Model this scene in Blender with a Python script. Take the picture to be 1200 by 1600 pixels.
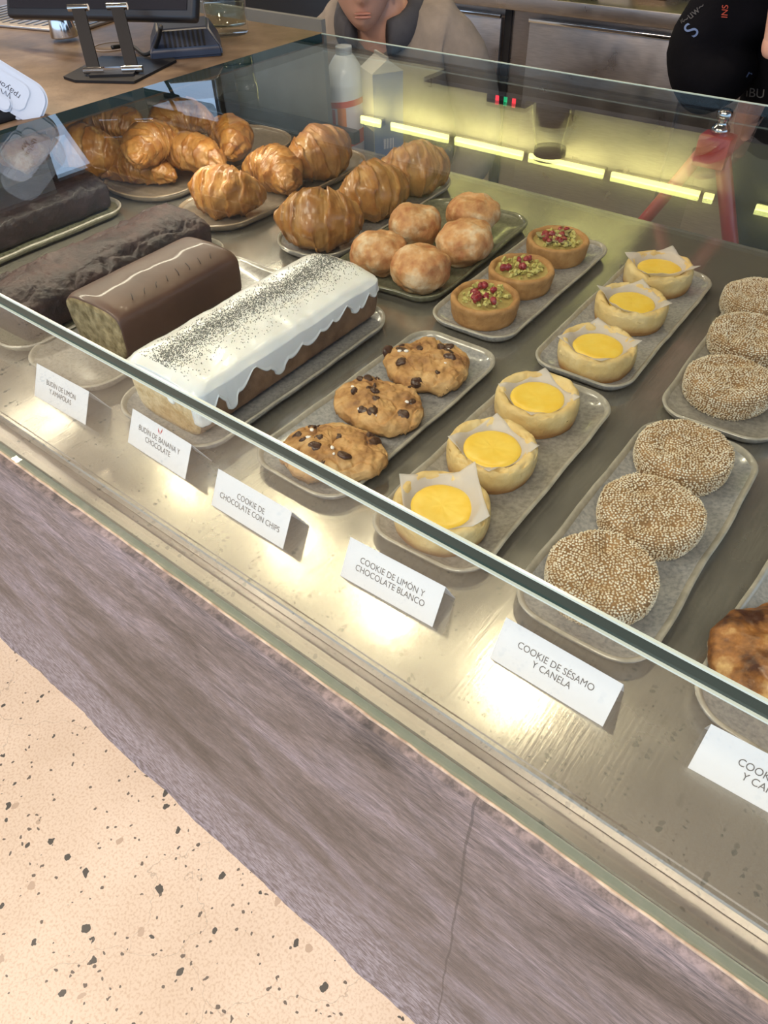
import bpy, bmesh, math, random
from mathutils import Vector, Matrix, noise
from mathutils.bvhtree import BVHTree
for o in list(bpy.data.objects): bpy.data.objects.remove(o)
scn = bpy.context.scene
col = scn.collection
PI = math.pi
R = math.radians
random.seed(7)

# ------------------------------------------------------------------ camera
RX = Vector((0.78707682, 0.61638077, -0.02418313))
UP = Vector((-0.42639766, 0.57197388, 0.70073598))
FW = Vector((-0.4457523, 0.54122142, -0.7130107))
CAM = Vector((0, 0, 1.565))
FPX = 1090.0
cd = bpy.data.cameras.new('camera'); cam = bpy.data.objects.new('camera', cd); col.objects.link(cam)
cd.sensor_fit = 'VERTICAL'; cd.sensor_height = 36; cd.lens = 36 * FPX / 1600
cd.clip_start = 0.02
cam.matrix_world = Matrix(((RX.x, UP.x, -FW.x, CAM.x), (RX.y, UP.y, -FW.y, CAM.y), (RX.z, UP.z, -FW.z, CAM.z), (0, 0, 0, 1)))
scn.camera = cam
# ------------------------------------------------------------------ world, view
W = bpy.data.worlds.new('daylight'); scn.world = W; W.use_nodes = True
bg = W.node_tree.nodes['Background']; bg.inputs[0].default_value = (0.50, 0.70, 1.0, 1); bg.inputs[1].default_value = 1.7
scn.view_settings.view_transform = 'Standard'; scn.view_settings.look = 'None'
scn.view_settings.exposure = 0.18; scn.view_settings.gamma = 1; scn.view_settings.use_curve_mapping = False

def area(name, loc, size, power, color, rot=(0, 0, 0), sy=None, spread=180):
    l = bpy.data.lights.new(name, 'AREA'); l.energy = power; l.color = color; l.size = size
    if sy: l.shape = 'RECTANGLE'; l.size_y = sy
    else: l.shape = 'DISK'
    l.spread = R(spread)
    o = bpy.data.objects.new(name, l); col.objects.link(o); o.location = loc; o.rotation_euler = rot
    return o
WARM = (1.0, 0.80, 0.56)
TRACK_X = (-3.1, -2.6, -2.07, -1.46, -1.0, -0.45)
TRACK_Y, TRACK_Z = 1.2, 2.64
TRACK_W = 5
# warm ceiling panels added over the customer side as unseen fill light
FILL_PANELS = [(-1.6, -0.9, 2.86), (0.3, -0.9, 2.86)]
FILL_PANEL_W = 40

# ------------------------------------------------------------------ helpers
DECK = 1.065
GT = 1.3075          # top face of the glass lid
def ray(px, py): return FW * FPX + RX * (px - 600) - UP * (py - 800)
def at(px, py, z):
    d = ray(px, py); return CAM + d * ((z - CAM.z) / d.z)
def aty(px, py, y):
    d = ray(px, py); return CAM + d * (y / d.y)

def mat(name, c1, rough=0.5, metal=0.0, c2=None, c3=None, scale=30, detail=6, lo=0.35, hi=0.65, bump=0.0, bscale=None, bdist=0.002,
        spec=0.5, sss=0.0, stretch=None, coat=0.0, rvar=0.0, trans=0.0):
    m = bpy.data.materials.new(name); m.use_nodes = True; nt = m.node_tree; n = nt.nodes; L = nt.links
    b = n['Principled BSDF']
    b.inputs['Base Color'].default_value = (*c1, 1); b.inputs['Roughness'].default_value = rough; b.inputs['Metallic'].default_value = metal
    b.inputs['Specular IOR Level'].default_value = spec; b.inputs['Coat Weight'].default_value = coat
    b.inputs['Transmission Weight'].default_value = trans
    if sss: b.inputs['Subsurface Weight'].default_value = sss; b.inputs['Subsurface Scale'].default_value = 0.004; b.inputs['Subsurface Radius'].default_value = (1, .6, .3)
    tc = n.new('ShaderNodeTexCoord'); mp = n.new('ShaderNodeMapping'); L.new(tc.outputs['Object'], mp.inputs[0])
    if stretch: mp.inputs['Scale'].default_value = stretch
    m['_mp'] = mp.name
    if c2 or bump or rvar:
        nz = n.new('ShaderNodeTexNoise'); nz.inputs['Scale'].default_value = scale; nz.inputs['Detail'].default_value = detail; nz.inputs['Roughness'].default_value = 0.6
        L.new(mp.outputs[0], nz.inputs[0]); nz.name = 'N1'
    if c2:
        cr = n.new('ShaderNodeValToRGB'); cr.name = 'RAMP'; e = cr.color_ramp.elements
        e[0].position = lo; e[0].color = (*c1, 1); e[1].position = hi; e[1].color = (*c2, 1)
        if c3: x = e.new((lo + hi) / 2); x.color = (*c3, 1)
        L.new(nz.outputs[0], cr.inputs[0]); L.new(cr.outputs[0], b.inputs['Base Color'])
    if bump:
        n2 = nz
        if bscale:
            n2 = n.new('ShaderNodeTexNoise'); n2.inputs['Scale'].default_value = bscale; n2.inputs['Detail'].default_value = 5; L.new(mp.outputs[0], n2.inputs[0])
        bp = n.new('ShaderNodeBump'); bp.inputs['Strength'].default_value = bump; bp.inputs['Distance'].default_value = bdist
        L.new(n2.outputs[0], bp.inputs['Height']); L.new(bp.outputs[0], b.inputs['Normal'])
    if rvar:
        mr = n.new('ShaderNodeMapRange'); mr.inputs[3].default_value = rough - rvar; mr.inputs[4].default_value = rough + rvar
        L.new(nz.outputs[0], mr.inputs[0]); L.new(mr.outputs[0], b.inputs['Roughness'])
    return m

def setp(o, label=None, cat=None, group=None, kind=None):
    if label: o['label'] = label
    if cat: o['category'] = cat
    if group: o['group'] = group
    if kind: o['kind'] = kind
    return o
def thing(name, loc, label, cat, group=None, rz=0, rot=None):
    o = bpy.data.objects.new(name, None); col.objects.link(o); o.location = loc
    o.rotation_euler = rot if rot else (0, 0, rz); o.empty_display_size = 0.02
    return setp(o, label, cat, group)
def mobj(name, V, F, m, parent=None, smooth=True, loc=None, rot=None):
    me = bpy.data.meshes.new(name); me.from_pydata([tuple(v) for v in V], [], F); me.update()
    bm = bmesh.new(); bm.from_mesh(me); bmesh.ops.remove_doubles(bm, verts=bm.verts, dist=1e-6); bmesh.ops.recalc_face_normals(bm, faces=bm.faces); bm.to_mesh(me); bm.free()
    o = bpy.data.objects.new(name, me); col.objects.link(o)
    for k in (m if isinstance(m, (list, tuple)) else [m]): me.materials.append(k)
    if smooth: me.polygons.foreach_set('use_smooth', [True] * len(me.polygons))
    if parent: o.parent = parent
    if loc is not None: o.location = loc
    if rot is not None: o.rotation_euler = rot
    return o
def bmo(name, bm, m, parent=None, smooth=False, loc=None, rot=None, autos=None):
    me = bpy.data.meshes.new(name); bmesh.ops.recalc_face_normals(bm, faces=bm.faces); bm.to_mesh(me); bm.free()
    o = bpy.data.objects.new(name, me); col.objects.link(o)
    for k in (m if isinstance(m, (list, tuple)) else [m]): me.materials.append(k)
    if smooth: me.polygons.foreach_set('use_smooth', [True] * len(me.polygons))
    if autos: me.set_sharp_from_angle(angle=R(autos))
    if parent: o.parent = parent
    if loc is not None: o.location = loc
    if rot is not None: o.rotation_euler = rot
    return o
def add_box(bm, x0, x1, y0, y1, z0, z1, bev=0.0, seg=2, M=None):
    r = bmesh.ops.create_cube(bm, size=1, matrix=Matrix.Translation(((x0 + x1) / 2, (y0 + y1) / 2, (z0 + z1) / 2)) @ Matrix.Diagonal((x1 - x0, y1 - y0, z1 - z0, 1)))
    vs = r['verts']
    if bev:
        es = list({e for v in vs for e in v.link_edges})
        r2 = bmesh.ops.bevel(bm, geom=es, offset=bev, segments=seg, affect='EDGES', profile=0.5)
        vs = r2['verts']
    if M: bmesh.ops.transform(bm, matrix=M, verts=list({v for v in vs if v.is_valid}))
def box(name, x0, x1, y0, y1, z0, z1, m, parent=None, bev=0.0, seg=2, M=None):
    bm = bmesh.new(); add_box(bm, x0, x1, y0, y1, z0, z1, bev, seg, M); return bmo(name, bm, m, parent, smooth=bev > 0, autos=35 if bev else None)
def struct(name, x0, x1, y0, y1, z0, z1, m): return setp(box(name, x0, x1, y0, y1, z0, z1, m), kind='structure')
def add_cyl(bm, p, q, r0, r1=None, n=20):
    p = Vector(p); q = Vector(q); d = q - p; r1 = r0 if r1 is None else r1
    Mx = Matrix.Translation((p + q) / 2) @ d.to_track_quat('Z', 'Y').to_matrix().to_4x4()
    bmesh.ops.create_cone(bm, cap_ends=True, segments=n, radius1=r0, radius2=r1, depth=d.length, matrix=Mx)
def cyl(name, p, q, r0, m, parent=None, r1=None, n=20):
    bm = bmesh.new(); add_cyl(bm, p, q, r0, r1, n); return bmo(name, bm, m, parent, smooth=True, autos=40)
def tube(name, pts, r, m, parent=None, n=10, cyclic=False, rs=None):
    V = []; F = []; pts = [Vector(p) for p in pts]; N = len(pts)
    up = Vector((0, 0, 1))
    for i, p in enumerate(pts):
        t = (pts[min(i + 1, N - 1)] - pts[max(i - 1, 0)]).normalized()
        a = t.cross(up); a = a.normalized() if a.length > 1e-4 else Vector((1, 0, 0)); b = a.cross(t)
        rr = rs[i] if rs else r
        for k in range(n): V.append(p + (a * math.cos(2 * PI * k / n) + b * math.sin(2 * PI * k / n)) * rr)
    for i in range(N - 1):
        for k in range(n): F.append((i * n + k, i * n + (k + 1) % n, (i + 1) * n + (k + 1) % n, (i + 1) * n + k))
    F.append(tuple(range(n))[::-1]); F.append(tuple((N - 1) * n + k for k in range(n)))
    return mobj(name, V, F, m, parent)
def lathe_data(prof, n=64, fn=None):
    V = []; F = []
    for r, z in prof:
        for k in range(n):
            a = 2 * PI * k / n; v = Vector((r * math.cos(a), r * math.sin(a), z)); V.append(fn(v, a) if fn else v)
    for i in range(len(prof) - 1):
        for k in range(n): F.append((i * n + k, i * n + (k + 1) % n, (i + 1) * n + (k + 1) % n, (i + 1) * n + k))
    return V, F
def lathe(name, prof, m, parent=None, n=64, fn=None, loc=None):
    V, F = lathe_data(prof, n, fn); return mobj(name, V, F, m, parent, loc=loc)
def dens(prof, k=4):          # Catmull-Rom subdivide a profile
    out = []
    for i in range(len(prof) - 1):
        p0 = prof[max(i - 1, 0)]; p1 = prof[i]; p2 = prof[i + 1]; p3 = prof[min(i + 2, len(prof) - 1)]
        for j in range(k):
            t = j / k
            out.append(tuple(max(0, .5 * ((2 * b) + (c - a) * t + (2 * a - 5 * b + 4 * c - d) * t * t + (-a + 3 * b - 3 * c + d) * t ** 3)) for a, b, c, d in zip(p0, p1, p2, p3)))
    out.append(prof[-1]); return out
def nz(v, s, seed=0, oct=3): return noise.fractal(Vector(v) * s + Vector((seed * 3.7, seed * 1.3, seed * 5.1)), 1.0, 2.0, oct)
def blob_data(rx, ry, h, e=2.4, amp=0.003, s=30, seed=0, nu=56, nv=30, flat=0.25, ridge=0):
    V = []; F = []
    for j in range(nv + 1):
        th = PI * j / nv; ct, st = math.cos(th), math.sin(th)
        cz = math.copysign(abs(ct) ** (2 / e), ct); sr = abs(st) ** (2 / e)
        for i in range(nu):
            a = 2 * PI * i / nu
            v = Vector((rx * sr * math.cos(a), ry * sr * math.sin(a), h * (.5 + .5 * cz)))
            nn = Vector((v.x / rx, v.y / ry, (v.z - h * .5) / h * 2)).normalized()
            d = nz(v, s, seed) * amp
            if ridge: d += (abs(noise.noise(v * s * .8 + Vector((seed, 9, 2)))) - .25) * ridge
            v += nn * d
            if v.z < h * flat * .4: v.z = max(0, v.z) * .5
            V.append(v)
    for j in range(nv):
        for i in range(nu): F.append((j * nu + i, j * nu + (i + 1) % nu, (j + 1) * nu + (i + 1) % nu, (j + 1) * nu + i))
    return V, F
def copy_tree(o, parent=None):
    c = o.copy(); col.objects.link(c)
    if parent: c.parent = parent
    for ch in o.children: copy_tree(ch, c)
    return c
def text_mesh(name, s, size, m, parent=None, align='CENTER', sx=1.0, off=0.0):
    cu = bpy.data.curves.new('t', 'FONT'); cu.body = s; cu.size = size; cu.align_x = align; cu.align_y = 'CENTER'; cu.offset = off
    to = bpy.data.objects.new('t', cu); col.objects.link(to)
    me = bpy.data.meshes.new_from_object(to.evaluated_get(bpy.context.evaluated_depsgraph_get())); bpy.data.objects.remove(to)
    me.name = name
    for v in me.vertices: v.co.x *= sx
    me.materials.clear(); me.materials.append(m)
    o = bpy.data.objects.new(name, me); col.objects.link(o)
    if parent: o.parent = parent
    return o

# ------------------------------------------------------------------ materials
def make_terrazzo():
    m = bpy.data.materials.new('terrazzo'); m.use_nodes = True; nt = m.node_tree; n = nt.nodes; L = nt.links; b = n['Principled BSDF']
    tc = n.new('ShaderNodeTexCoord')
    def noisef(s, d=6): x = n.new('ShaderNodeTexNoise'); x.inputs['Scale'].default_value = s; x.inputs['Detail'].default_value = d; L.new(tc.outputs['Object'], x.inputs[0]); return x
    big = noisef(3); fine = noisef(190, 8)
    r1 = n.new('ShaderNodeValToRGB'); r1.color_ramp.elements[0].color = (.72, .585, .43, 1); r1.color_ramp.elements[1].color = (.84, .705, .54, 1); r1.color_ramp.elements[0].position = .35; r1.color_ramp.elements[1].position = .65
    L.new(big.outputs[0], r1.inputs[0])
    r2 = n.new('ShaderNodeValToRGB'); r2.color_ramp.elements[0].color = (.86, .80, .74, 1); r2.color_ramp.elements[1].color = (1, 1, 1, 1); r2.color_ramp.elements[0].position = .36; r2.color_ramp.elements[1].position = .52
    L.new(fine.outputs[0], r2.inputs[0])
    mx = n.new('ShaderNodeMix'); mx.data_type = 'RGBA'; mx.blend_type = 'MULTIPLY'; mx.inputs[0].default_value = 1
    L.new(r1.outputs[0], mx.inputs[6]); L.new(r2.outputs[0], mx.inputs[7]); out = mx.outputs[2]
    wob = noisef(40, 3)
    vm = n.new('ShaderNodeMix'); vm.data_type = 'RGBA'; vm.blend_type = 'LINEAR_LIGHT'; vm.inputs[0].default_value = .012
    L.new(tc.outputs['Object'], vm.inputs[6]); L.new(wob.outputs['Color'], vm.inputs[7])
    for sc, th, pick, colr in ((34, .25, .86, (.09, .085, .07, 1)), (75, .25, .80, (.16, .13, .10, 1)), (28, .24, .93, (.55, .42, .30, 1))):
        v = n.new('ShaderNodeTexVoronoi'); v.inputs['Scale'].default_value = sc; L.new(vm.outputs[2], v.inputs[0])
        a = n.new('ShaderNodeMath'); a.operation = 'LESS_THAN'; a.inputs[1].default_value = th; L.new(v.outputs['Distance'], a.inputs[0])
        sp = n.new('ShaderNodeSeparateColor'); L.new(v.outputs['Color'], sp.inputs[0])
        g = n.new('ShaderNodeMath'); g.operation = 'GREATER_THAN'; g.inputs[1].default_value = pick; L.new(sp.outputs[0], g.inputs[0])
        mu = n.new('ShaderNodeMath'); mu.operation = 'MULTIPLY'; L.new(a.outputs[0], mu.inputs[0]); L.new(g.outputs[0], mu.inputs[1])
        k = n.new('ShaderNodeMix'); k.data_type = 'RGBA'; L.new(mu.outputs[0], k.inputs[0]); L.new(out, k.inputs[6]); k.inputs[7].default_value = colr; out = k.outputs[2]
    # hairline cracks
    v = n.new('ShaderNodeTexVoronoi'); v.feature = 'DISTANCE_TO_EDGE'; v.inputs['Scale'].default_value = 1.9
    vm2 = n.new('ShaderNodeMix'); vm2.data_type = 'RGBA'; vm2.blend_type = 'LINEAR_LIGHT'; vm2.inputs[0].default_value = .10; w2 = noisef(7, 5)
    L.new(tc.outputs['Object'], vm2.inputs[6]); L.new(w2.outputs['Color'], vm2.inputs[7]); L.new(vm2.outputs[2], v.inputs[0])
    a = n.new('ShaderNodeMath'); a.operation = 'LESS_THAN'; a.inputs[1].default_value = .0013; L.new(v.outputs['Distance'], a.inputs[0])
    k = n.new('ShaderNodeMix'); k.data_type = 'RGBA'; a2 = n.new('ShaderNodeMath'); a2.operation = 'MULTIPLY'; a2.inputs[1].default_value = .35; L.new(a.outputs[0], a2.inputs[0])
    L.new(a2.outputs[0], k.inputs[0]); L.new(out, k.inputs[6]); k.inputs[7].default_value = (.25, .19, .13, 1); out = k.outputs[2]
    L.new(out, b.inputs['Base Color']); b.inputs['Roughness'].default_value = .45
    return m
def make_concrete():
    m = bpy.data.materials.new('trowelled_concrete'); m.use_nodes = True; nt = m.node_tree; n = nt.nodes; L = nt.links; b = n['Principled BSDF']
    tc = n.new('ShaderNodeTexCoord')
    def nf(s, sc, d=7, rot=0, dist=0):
        mp = n.new('ShaderNodeMapping'); mp.inputs['Scale'].default_value = sc; mp.inputs['Rotation'].default_value = (0, rot, 0); L.new(tc.outputs['Object'], mp.inputs[0])
        x = n.new('ShaderNodeTexNoise'); x.inputs['Scale'].default_value = s; x.inputs['Detail'].default_value = d; x.inputs['Roughness'].default_value = .65; x.inputs['Distortion'].default_value = dist; L.new(mp.outputs[0], x.inputs[0]); return x
    A = nf(4, (1, 1, 1.6), 5, .2, .6); B = nf(16, (1, 1, 5), 10, R(-14), .8); C = nf(110, (1, 1, 8), 10, R(6)); Dn = nf(70, (1, 1, 1.4), 8)
    ra = n.new('ShaderNodeValToRGB'); e = ra.color_ramp.elements; e[0].position = .34; e[0].color = (.095, .076, .062, 1); e[1].position = .66; e[1].color = (.25, .215, .22, 1); x = e.new(.5); x.color = (.165, .136, .122, 1)
    L.new(A.outputs[0], ra.inputs[0]); out = ra.outputs[0]
    for src, p0, p1, c0, f in ((B, .36, .68, .60, .8), (C, .38, .60, .55, .95)):
        rb = n.new('ShaderNodeValToRGB'); rb.color_ramp.elements[0].position = p0; rb.color_ramp.elements[0].color = (c0, c0, c0, 1); rb.color_ramp.elements[1].position = p1; rb.color_ramp.elements[1].color = (1.45, 1.4, 1.42, 1)
        L.new(src.outputs[0], rb.inputs[0]); k = n.new('ShaderNodeMix'); k.data_type = 'RGBA'; k.blend_type = 'MULTIPLY'; k.inputs[0].default_value = f
        L.new(out, k.inputs[6]); L.new(rb.outputs[0], k.inputs[7]); out = k.outputs[2]
    # rough speckled wear near the floor, with its own ragged upper edge
    sx = n.new('ShaderNodeSeparateXYZ'); L.new(tc.outputs['Object'], sx.inputs[0])
    ad = n.new('ShaderNodeMath'); ad.operation = 'MULTIPLY_ADD'; ad.inputs[1].default_value = -.45; L.new(A.outputs[0], ad.inputs[0]); L.new(sx.outputs[2], ad.inputs[2])
    mr = n.new('ShaderNodeMapRange'); mr.inputs[1].default_value = .30; mr.inputs[2].default_value = .02; mr.inputs[3].default_value = 0; mr.inputs[4].default_value = 1; L.new(ad.outputs[0], mr.inputs[0])
    rd = n.new('ShaderNodeValToRGB'); e = rd.color_ramp.elements; e[0].position = .4; e[0].color = (.15, .115, .11, 1); e[1].position = .62; e[1].color = (.42, .37, .39, 1); L.new(Dn.outputs[0], rd.inputs[0])
    k = n.new('ShaderNodeMix'); k.data_type = 'RGBA'; L.new(mr.outputs[0], k.inputs[0]); L.new(out, k.inputs[6]); L.new(rd.outputs[0], k.inputs[7]); out = k.outputs[2]
    # casting seam
    wv = nf(9, (1, 1, 1), 3); m1 = n.new('ShaderNodeMath'); m1.operation = 'MULTIPLY_ADD'; m1.inputs[1].default_value = .012; L.new(wv.outputs[0], m1.inputs[0]); L.new(sx.outputs[0], m1.inputs[2])
    m2 = n.new('ShaderNodeMath'); m2.operation = 'ADD'; m2.inputs[1].default_value = .079; L.new(m1.outputs[0], m2.inputs[0])
    m3 = n.new('ShaderNodeMath'); m3.operation = 'ABSOLUTE'; L.new(m2.outputs[0], m3.inputs[0])
    m4 = n.new('ShaderNodeMath'); m4.operation = 'LESS_THAN'; m4.inputs[1].default_value = .0013; L.new(m3.outputs[0], m4.inputs[0])
    m5 = n.new('ShaderNodeMath'); m5.operation = 'MULTIPLY'; m5.inputs[1].default_value = .6; L.new(m4.outputs[0], m5.inputs[0])
    k = n.new('ShaderNodeMix'); k.data_type = 'RGBA'; L.new(m5.outputs[0], k.inputs[0]); L.new(out, k.inputs[6]); k.inputs[7].default_value = (.06, .05, .045, 1); out = k.outputs[2]
    L.new(out, b.inputs['Base Color']); b.inputs['Roughness'].default_value = .55
    bp = n.new('ShaderNodeBump'); bp.inputs['Strength'].default_value = .35; bp.inputs['Distance'].default_value = .0015; L.new(B.outputs[0], bp.inputs['Height']); L.new(bp.outputs[0], b.inputs['Normal'])
    return m
def make_glass(name, tint=(.93, .975, .955)):
    m = bpy.data.materials.new(name); m.use_nodes = True; nt = m.node_tree; n = nt.nodes; L = nt.links; n.clear()
    o = n.new('ShaderNodeOutputMaterial'); mix = n.new('ShaderNodeMixShader'); t = n.new('ShaderNodeBsdfTransparent'); g = n.new('ShaderNodeBsdfGlossy'); f = n.new('ShaderNodeFresnel')
    f.inputs[0].default_value = 1.5; t.inputs[0].default_value = (*tint, 1); g.inputs['Roughness'].default_value = 0.0
    geo = n.new('ShaderNodeNewGeometry'); mu = n.new('ShaderNodeMath'); mu.operation = 'SUBTRACT'; mu.inputs[0].default_value = 1
    # inner faces of the slab: reflect as the outer ones do (no total reflection inside the thin slab)
    inv = n.new('ShaderNodeMix'); inv.data_type = 'FLOAT'; inv.inputs[2].default_value = 1.5; inv.inputs[3].default_value = 1 / 1.5
    L.new(geo.outputs['Backfacing'], inv.inputs[0]); L.new(inv.outputs[0], f.inputs[0])
    L.new(f.outputs[0], mix.inputs[0]); L.new(t.outputs[0], mix.inputs[1]); L.new(g.outputs[0], mix.inputs[2]); L.new(mix.outputs[0], o.inputs[0])
    return m
def emis(name, c, s):
    m = bpy.data.materials.new(name); m.use_nodes = True; b = m.node_tree.nodes['Principled BSDF']
    b.inputs['Base Color'].default_value = (*c, 1); b.inputs['Emission Color'].default_value = (*c, 1); b.inputs['Emission Strength'].default_value = s; return m
def make_steel(name, base, rough, aniso, sc, streak, metal=1):
    m = bpy.data.materials.new(name); m.use_nodes = True; nt = m.node_tree; n = nt.nodes; L = nt.links; b = n['Principled BSDF']
    b.inputs['Metallic'].default_value = metal; b.inputs['Anisotropic'].default_value = aniso; b.inputs['Anisotropic Rotation'].default_value = 0
    tc = n.new('ShaderNodeTexCoord'); mp = n.new('ShaderNodeMapping'); mp.inputs['Scale'].default_value = streak; L.new(tc.outputs['Object'], mp.inputs[0])
    x = n.new('ShaderNodeTexNoise'); x.inputs['Scale'].default_value = sc; x.inputs['Detail'].default_value = 8; L.new(mp.outputs[0], x.inputs[0])
    y = n.new('ShaderNodeTexNoise'); y.inputs['Scale'].default_value = 9; y.inputs['Detail'].default_value = 5; L.new(tc.outputs['Object'], y.inputs[0])
    r = n.new('ShaderNodeMapRange'); r.inputs[1].default_value = .3; r.inputs[2].default_value = .7; r.inputs[3].default_value = rough - .06; r.inputs[4].default_value = rough + .10; L.new(y.outputs[0], r.inputs[0]); L.new(r.outputs[0], b.inputs['Roughness'])
    c = n.new('ShaderNodeValToRGB'); c.color_ramp.elements[0].position = .3; c.color_ramp.elements[1].position = .7
    c.color_ramp.elements[0].color = tuple(v * .82 for v in base) + (1,); c.color_ramp.elements[1].color = (*base, 1); L.new(x.outputs[0], c.inputs[0]); L.new(c.outputs[0], b.inputs['Base Color'])
    tg = n.new('ShaderNodeTangent'); tg.direction_type = 'RADIAL'; tg.axis = 'Z'
    bp = n.new('ShaderNodeBump'); bp.inputs['Strength'].default_value = .12; bp.inputs['Distance'].default_value = .0006; L.new(x.outputs[0], bp.inputs['Height']); L.new(bp.outputs[0], b.inputs['Normal'])
    return m
M = {}
M['terrazzo'] = make_terrazzo(); M['concrete'] = make_concrete()
M['glass'] = make_glass('case_glass', (.955, .985, .97))
M['clear'] = make_glass('clear_glass', (.97, .98, .97))
M['edge'] = mat('green_glass_edge', (.004, .026, .025), rough=.15, spec=.5)
M['edge_hi'] = mat('polished_glass_arris', (.45, .55, .50), rough=.2)
M['deck'] = make_steel('worn_steel_deck', (.43, .405, .365), .20, 0, 30, (14, 1, 1), .74)
M['steel'] = make_steel('brushed_steel', (.50, .46, .44), .32, 0, 25, (1, 1, 10))
M['chrome'] = mat('chrome', (.75, .74, .72), rough=.12, metal=1)
M['bead'] = mat('cream_sealant', (.55, .45, .34), rough=.7, c2=(.30, .22, .16), scale=60)
M['worktop'] = mat('brown_cement', (.075, .047, .027), rough=.42, c2=(.21, .15, .098), c3=(.13, .085, .053), scale=9, detail=9, lo=.36, hi=.66, bump=.2, bscale=80)
M['plate'] = mat('grey_glaze', (.235, .24, .26), rough=.20, c2=(.36, .355, .36), scale=260, detail=4, lo=.35, hi=.6, coat=.35, bump=.08, bscale=25)
M['plate_warm'] = mat('taupe_glaze', (.22, .205, .19), rough=.20, c2=(.32, .30, .275), scale=200, detail=4, lo=.35, hi=.6, coat=.35, bump=.08, bscale=25)
M['plate_green'] = mat('olive_glaze', (.105, .11, .07), rough=.2, c2=(.17, .17, .12), scale=160, lo=.35, hi=.6, coat=.4)
M['plate_brown'] = mat('brown_glaze', (.20, .165, .13), rough=.28, c2=(.27, .225, .18), scale=120, lo=.35, hi=.6, coat=.3)
M['rim'] = mat('worn_rim_glaze', (.30, .28, .24), rough=.2, c2=(.42, .39, .34), scale=60, coat=.4)
M['rim_brown'] = mat('brown_rim_glaze', (.26, .19, .13), rough=.25, c2=(.36, .28, .2), scale=60, coat=.3)
M['paper'] = mat('white_card', (.80, .79, .83), rough=.7)
M['ink'] = mat('grey_ink', (.10, .10, .11), rough=.8)
M['redink'] = mat('red_ink', (.55, .03, .06), rough=.8)
M['butter'] = mat('pale_cookie', (.58, .38, .14), rough=.62, c2=(.76, .60, .32), c3=(.70, .51, .22), scale=22, lo=.3, hi=.7, bump=.8, bscale=120, bdist=.0018, sss=.05)
def bake_base(m, zlo, zhi, dark, side=True):   # oven-browned lower wall of a biscuit
    nt = m.node_tree; n = nt.nodes; L = nt.links; b = n['Principled BSDF']; tc = n.new('ShaderNodeTexCoord'); sx = n.new('ShaderNodeSeparateXYZ'); L.new(tc.outputs['Object'], sx.inputs[0])
    ad = n.new('ShaderNodeMath'); ad.operation = 'MULTIPLY_ADD'; ad.inputs[1].default_value = .016; L.new(n['N1'].outputs[0], ad.inputs[0]); L.new(sx.outputs[2], ad.inputs[2])
    mr = n.new('ShaderNodeMapRange'); mr.inputs[1].default_value = zlo + .008; mr.inputs[2].default_value = zhi + .008; mr.inputs[3].default_value = 1; mr.inputs[4].default_value = 0; L.new(ad.outputs[0], mr.inputs[0])
    k = n.new('ShaderNodeMix'); k.data_type = 'RGBA'; src = b.inputs['Base Color'].links[0].from_socket
    L.new(mr.outputs[0], k.inputs[0]); L.new(src, k.inputs[6]); k.inputs[7].default_value = (*dark, 1); L.new(k.outputs[2], b.inputs['Base Color'])
bake_base(M['butter'], 0.004, .017, (.36, .17, .05))
M['curd'] = mat('lemon_curd', (.84, .55, .06), rough=.36, c2=(.88, .64, .12), scale=40, lo=.35, hi=.65, bump=.25, bscale=110, bdist=.0008, sss=.15)
M['tart'] = mat('golden_crust', (.30, .145, .05), rough=.7, c2=(.52, .29, .115), c3=(.42, .215, .075), scale=60, lo=.3, hi=.7, bump=.7, bscale=160, bdist=.0014)
M['frangipane'] = mat('pistachio_cream', (.30, .21, .055), rough=.5, c2=(.46, .35, .13), scale=70, bump=.6, bscale=150)
M['pistachio'] = mat('chopped_pistachio', (.42, .38, .09), rough=.5, c2=(.62, .56, .22), scale=150)
M['seed_green'] = mat('green_seed', (.20, .17, .06), rough=.35, c2=(.34, .30, .14), scale=100)
M['cranberry'] = mat('dried_cranberry', (.36, .02, .03), rough=.28, c2=(.12, .008, .015), scale=80, bump=.4, coat=.3)
M['choc_cookie'] = mat('cookie_dough', (.24, .105, .035), rough=.66, c2=(.62, .39, .17), c3=(.47, .25, .09), scale=34, lo=.34, hi=.66, bump=.9, bscale=120, bdist=.002)
M['chip'] = mat('chocolate_chip', (.045, .018, .010), rough=.32, c2=(.085, .04, .025), scale=120, bump=.3)
M['salt'] = mat('salt_flake', (.85, .80, .76), rough=.35)
M['sesame_dough'] = mat('sesame_dough', (.22, .12, .05), rough=.7, c2=(.34, .20, .09), scale=50, bump=.5)
M['sesame'] = mat('sesame_seed', (.58, .44, .28), rough=.42, c2=(.80, .72, .58), scale=110, detail=2, lo=.38, hi=.6)
M['bun'] = mat('cheese_bun', (.42, .15, .05), rough=.6, c2=(.78, .60, .40), c3=(.62, .33, .14), scale=32, detail=9, lo=.36, hi=.64, bump=1, bscale=60, bdist=.004)
M['croissant'] = mat('croissant_crust', (.20, .065, .014), rough=.36, c2=(.52, .25, .065), c3=(.36, .14, .028), scale=34, detail=8, lo=.3, hi=.7, bump=.7, bscale=90, bdist=.002, coat=.25)
M['caramel'] = mat('dark_baked_crust', (.06, .018, .008), rough=.4, c2=(.72, .47, .2), c3=(.34, .14, .04), scale=28, detail=9, lo=.38, hi=.66, bump=.8, bscale=90)
M['cake_dark'] = mat('dark_chocolate_cake', (.006, .003, .005), rough=.6, c2=(.022, .010, .013), scale=40, detail=8, bump=.9, bscale=110, bdist=.003, coat=.1)
M['cake_choc'] = mat('cracked_chocolate_cake', (.014, .006, .007), rough=.6, c2=(.060, .027, .024), scale=26, detail=8, bump=1, bscale=130, bdist=.003)
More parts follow.
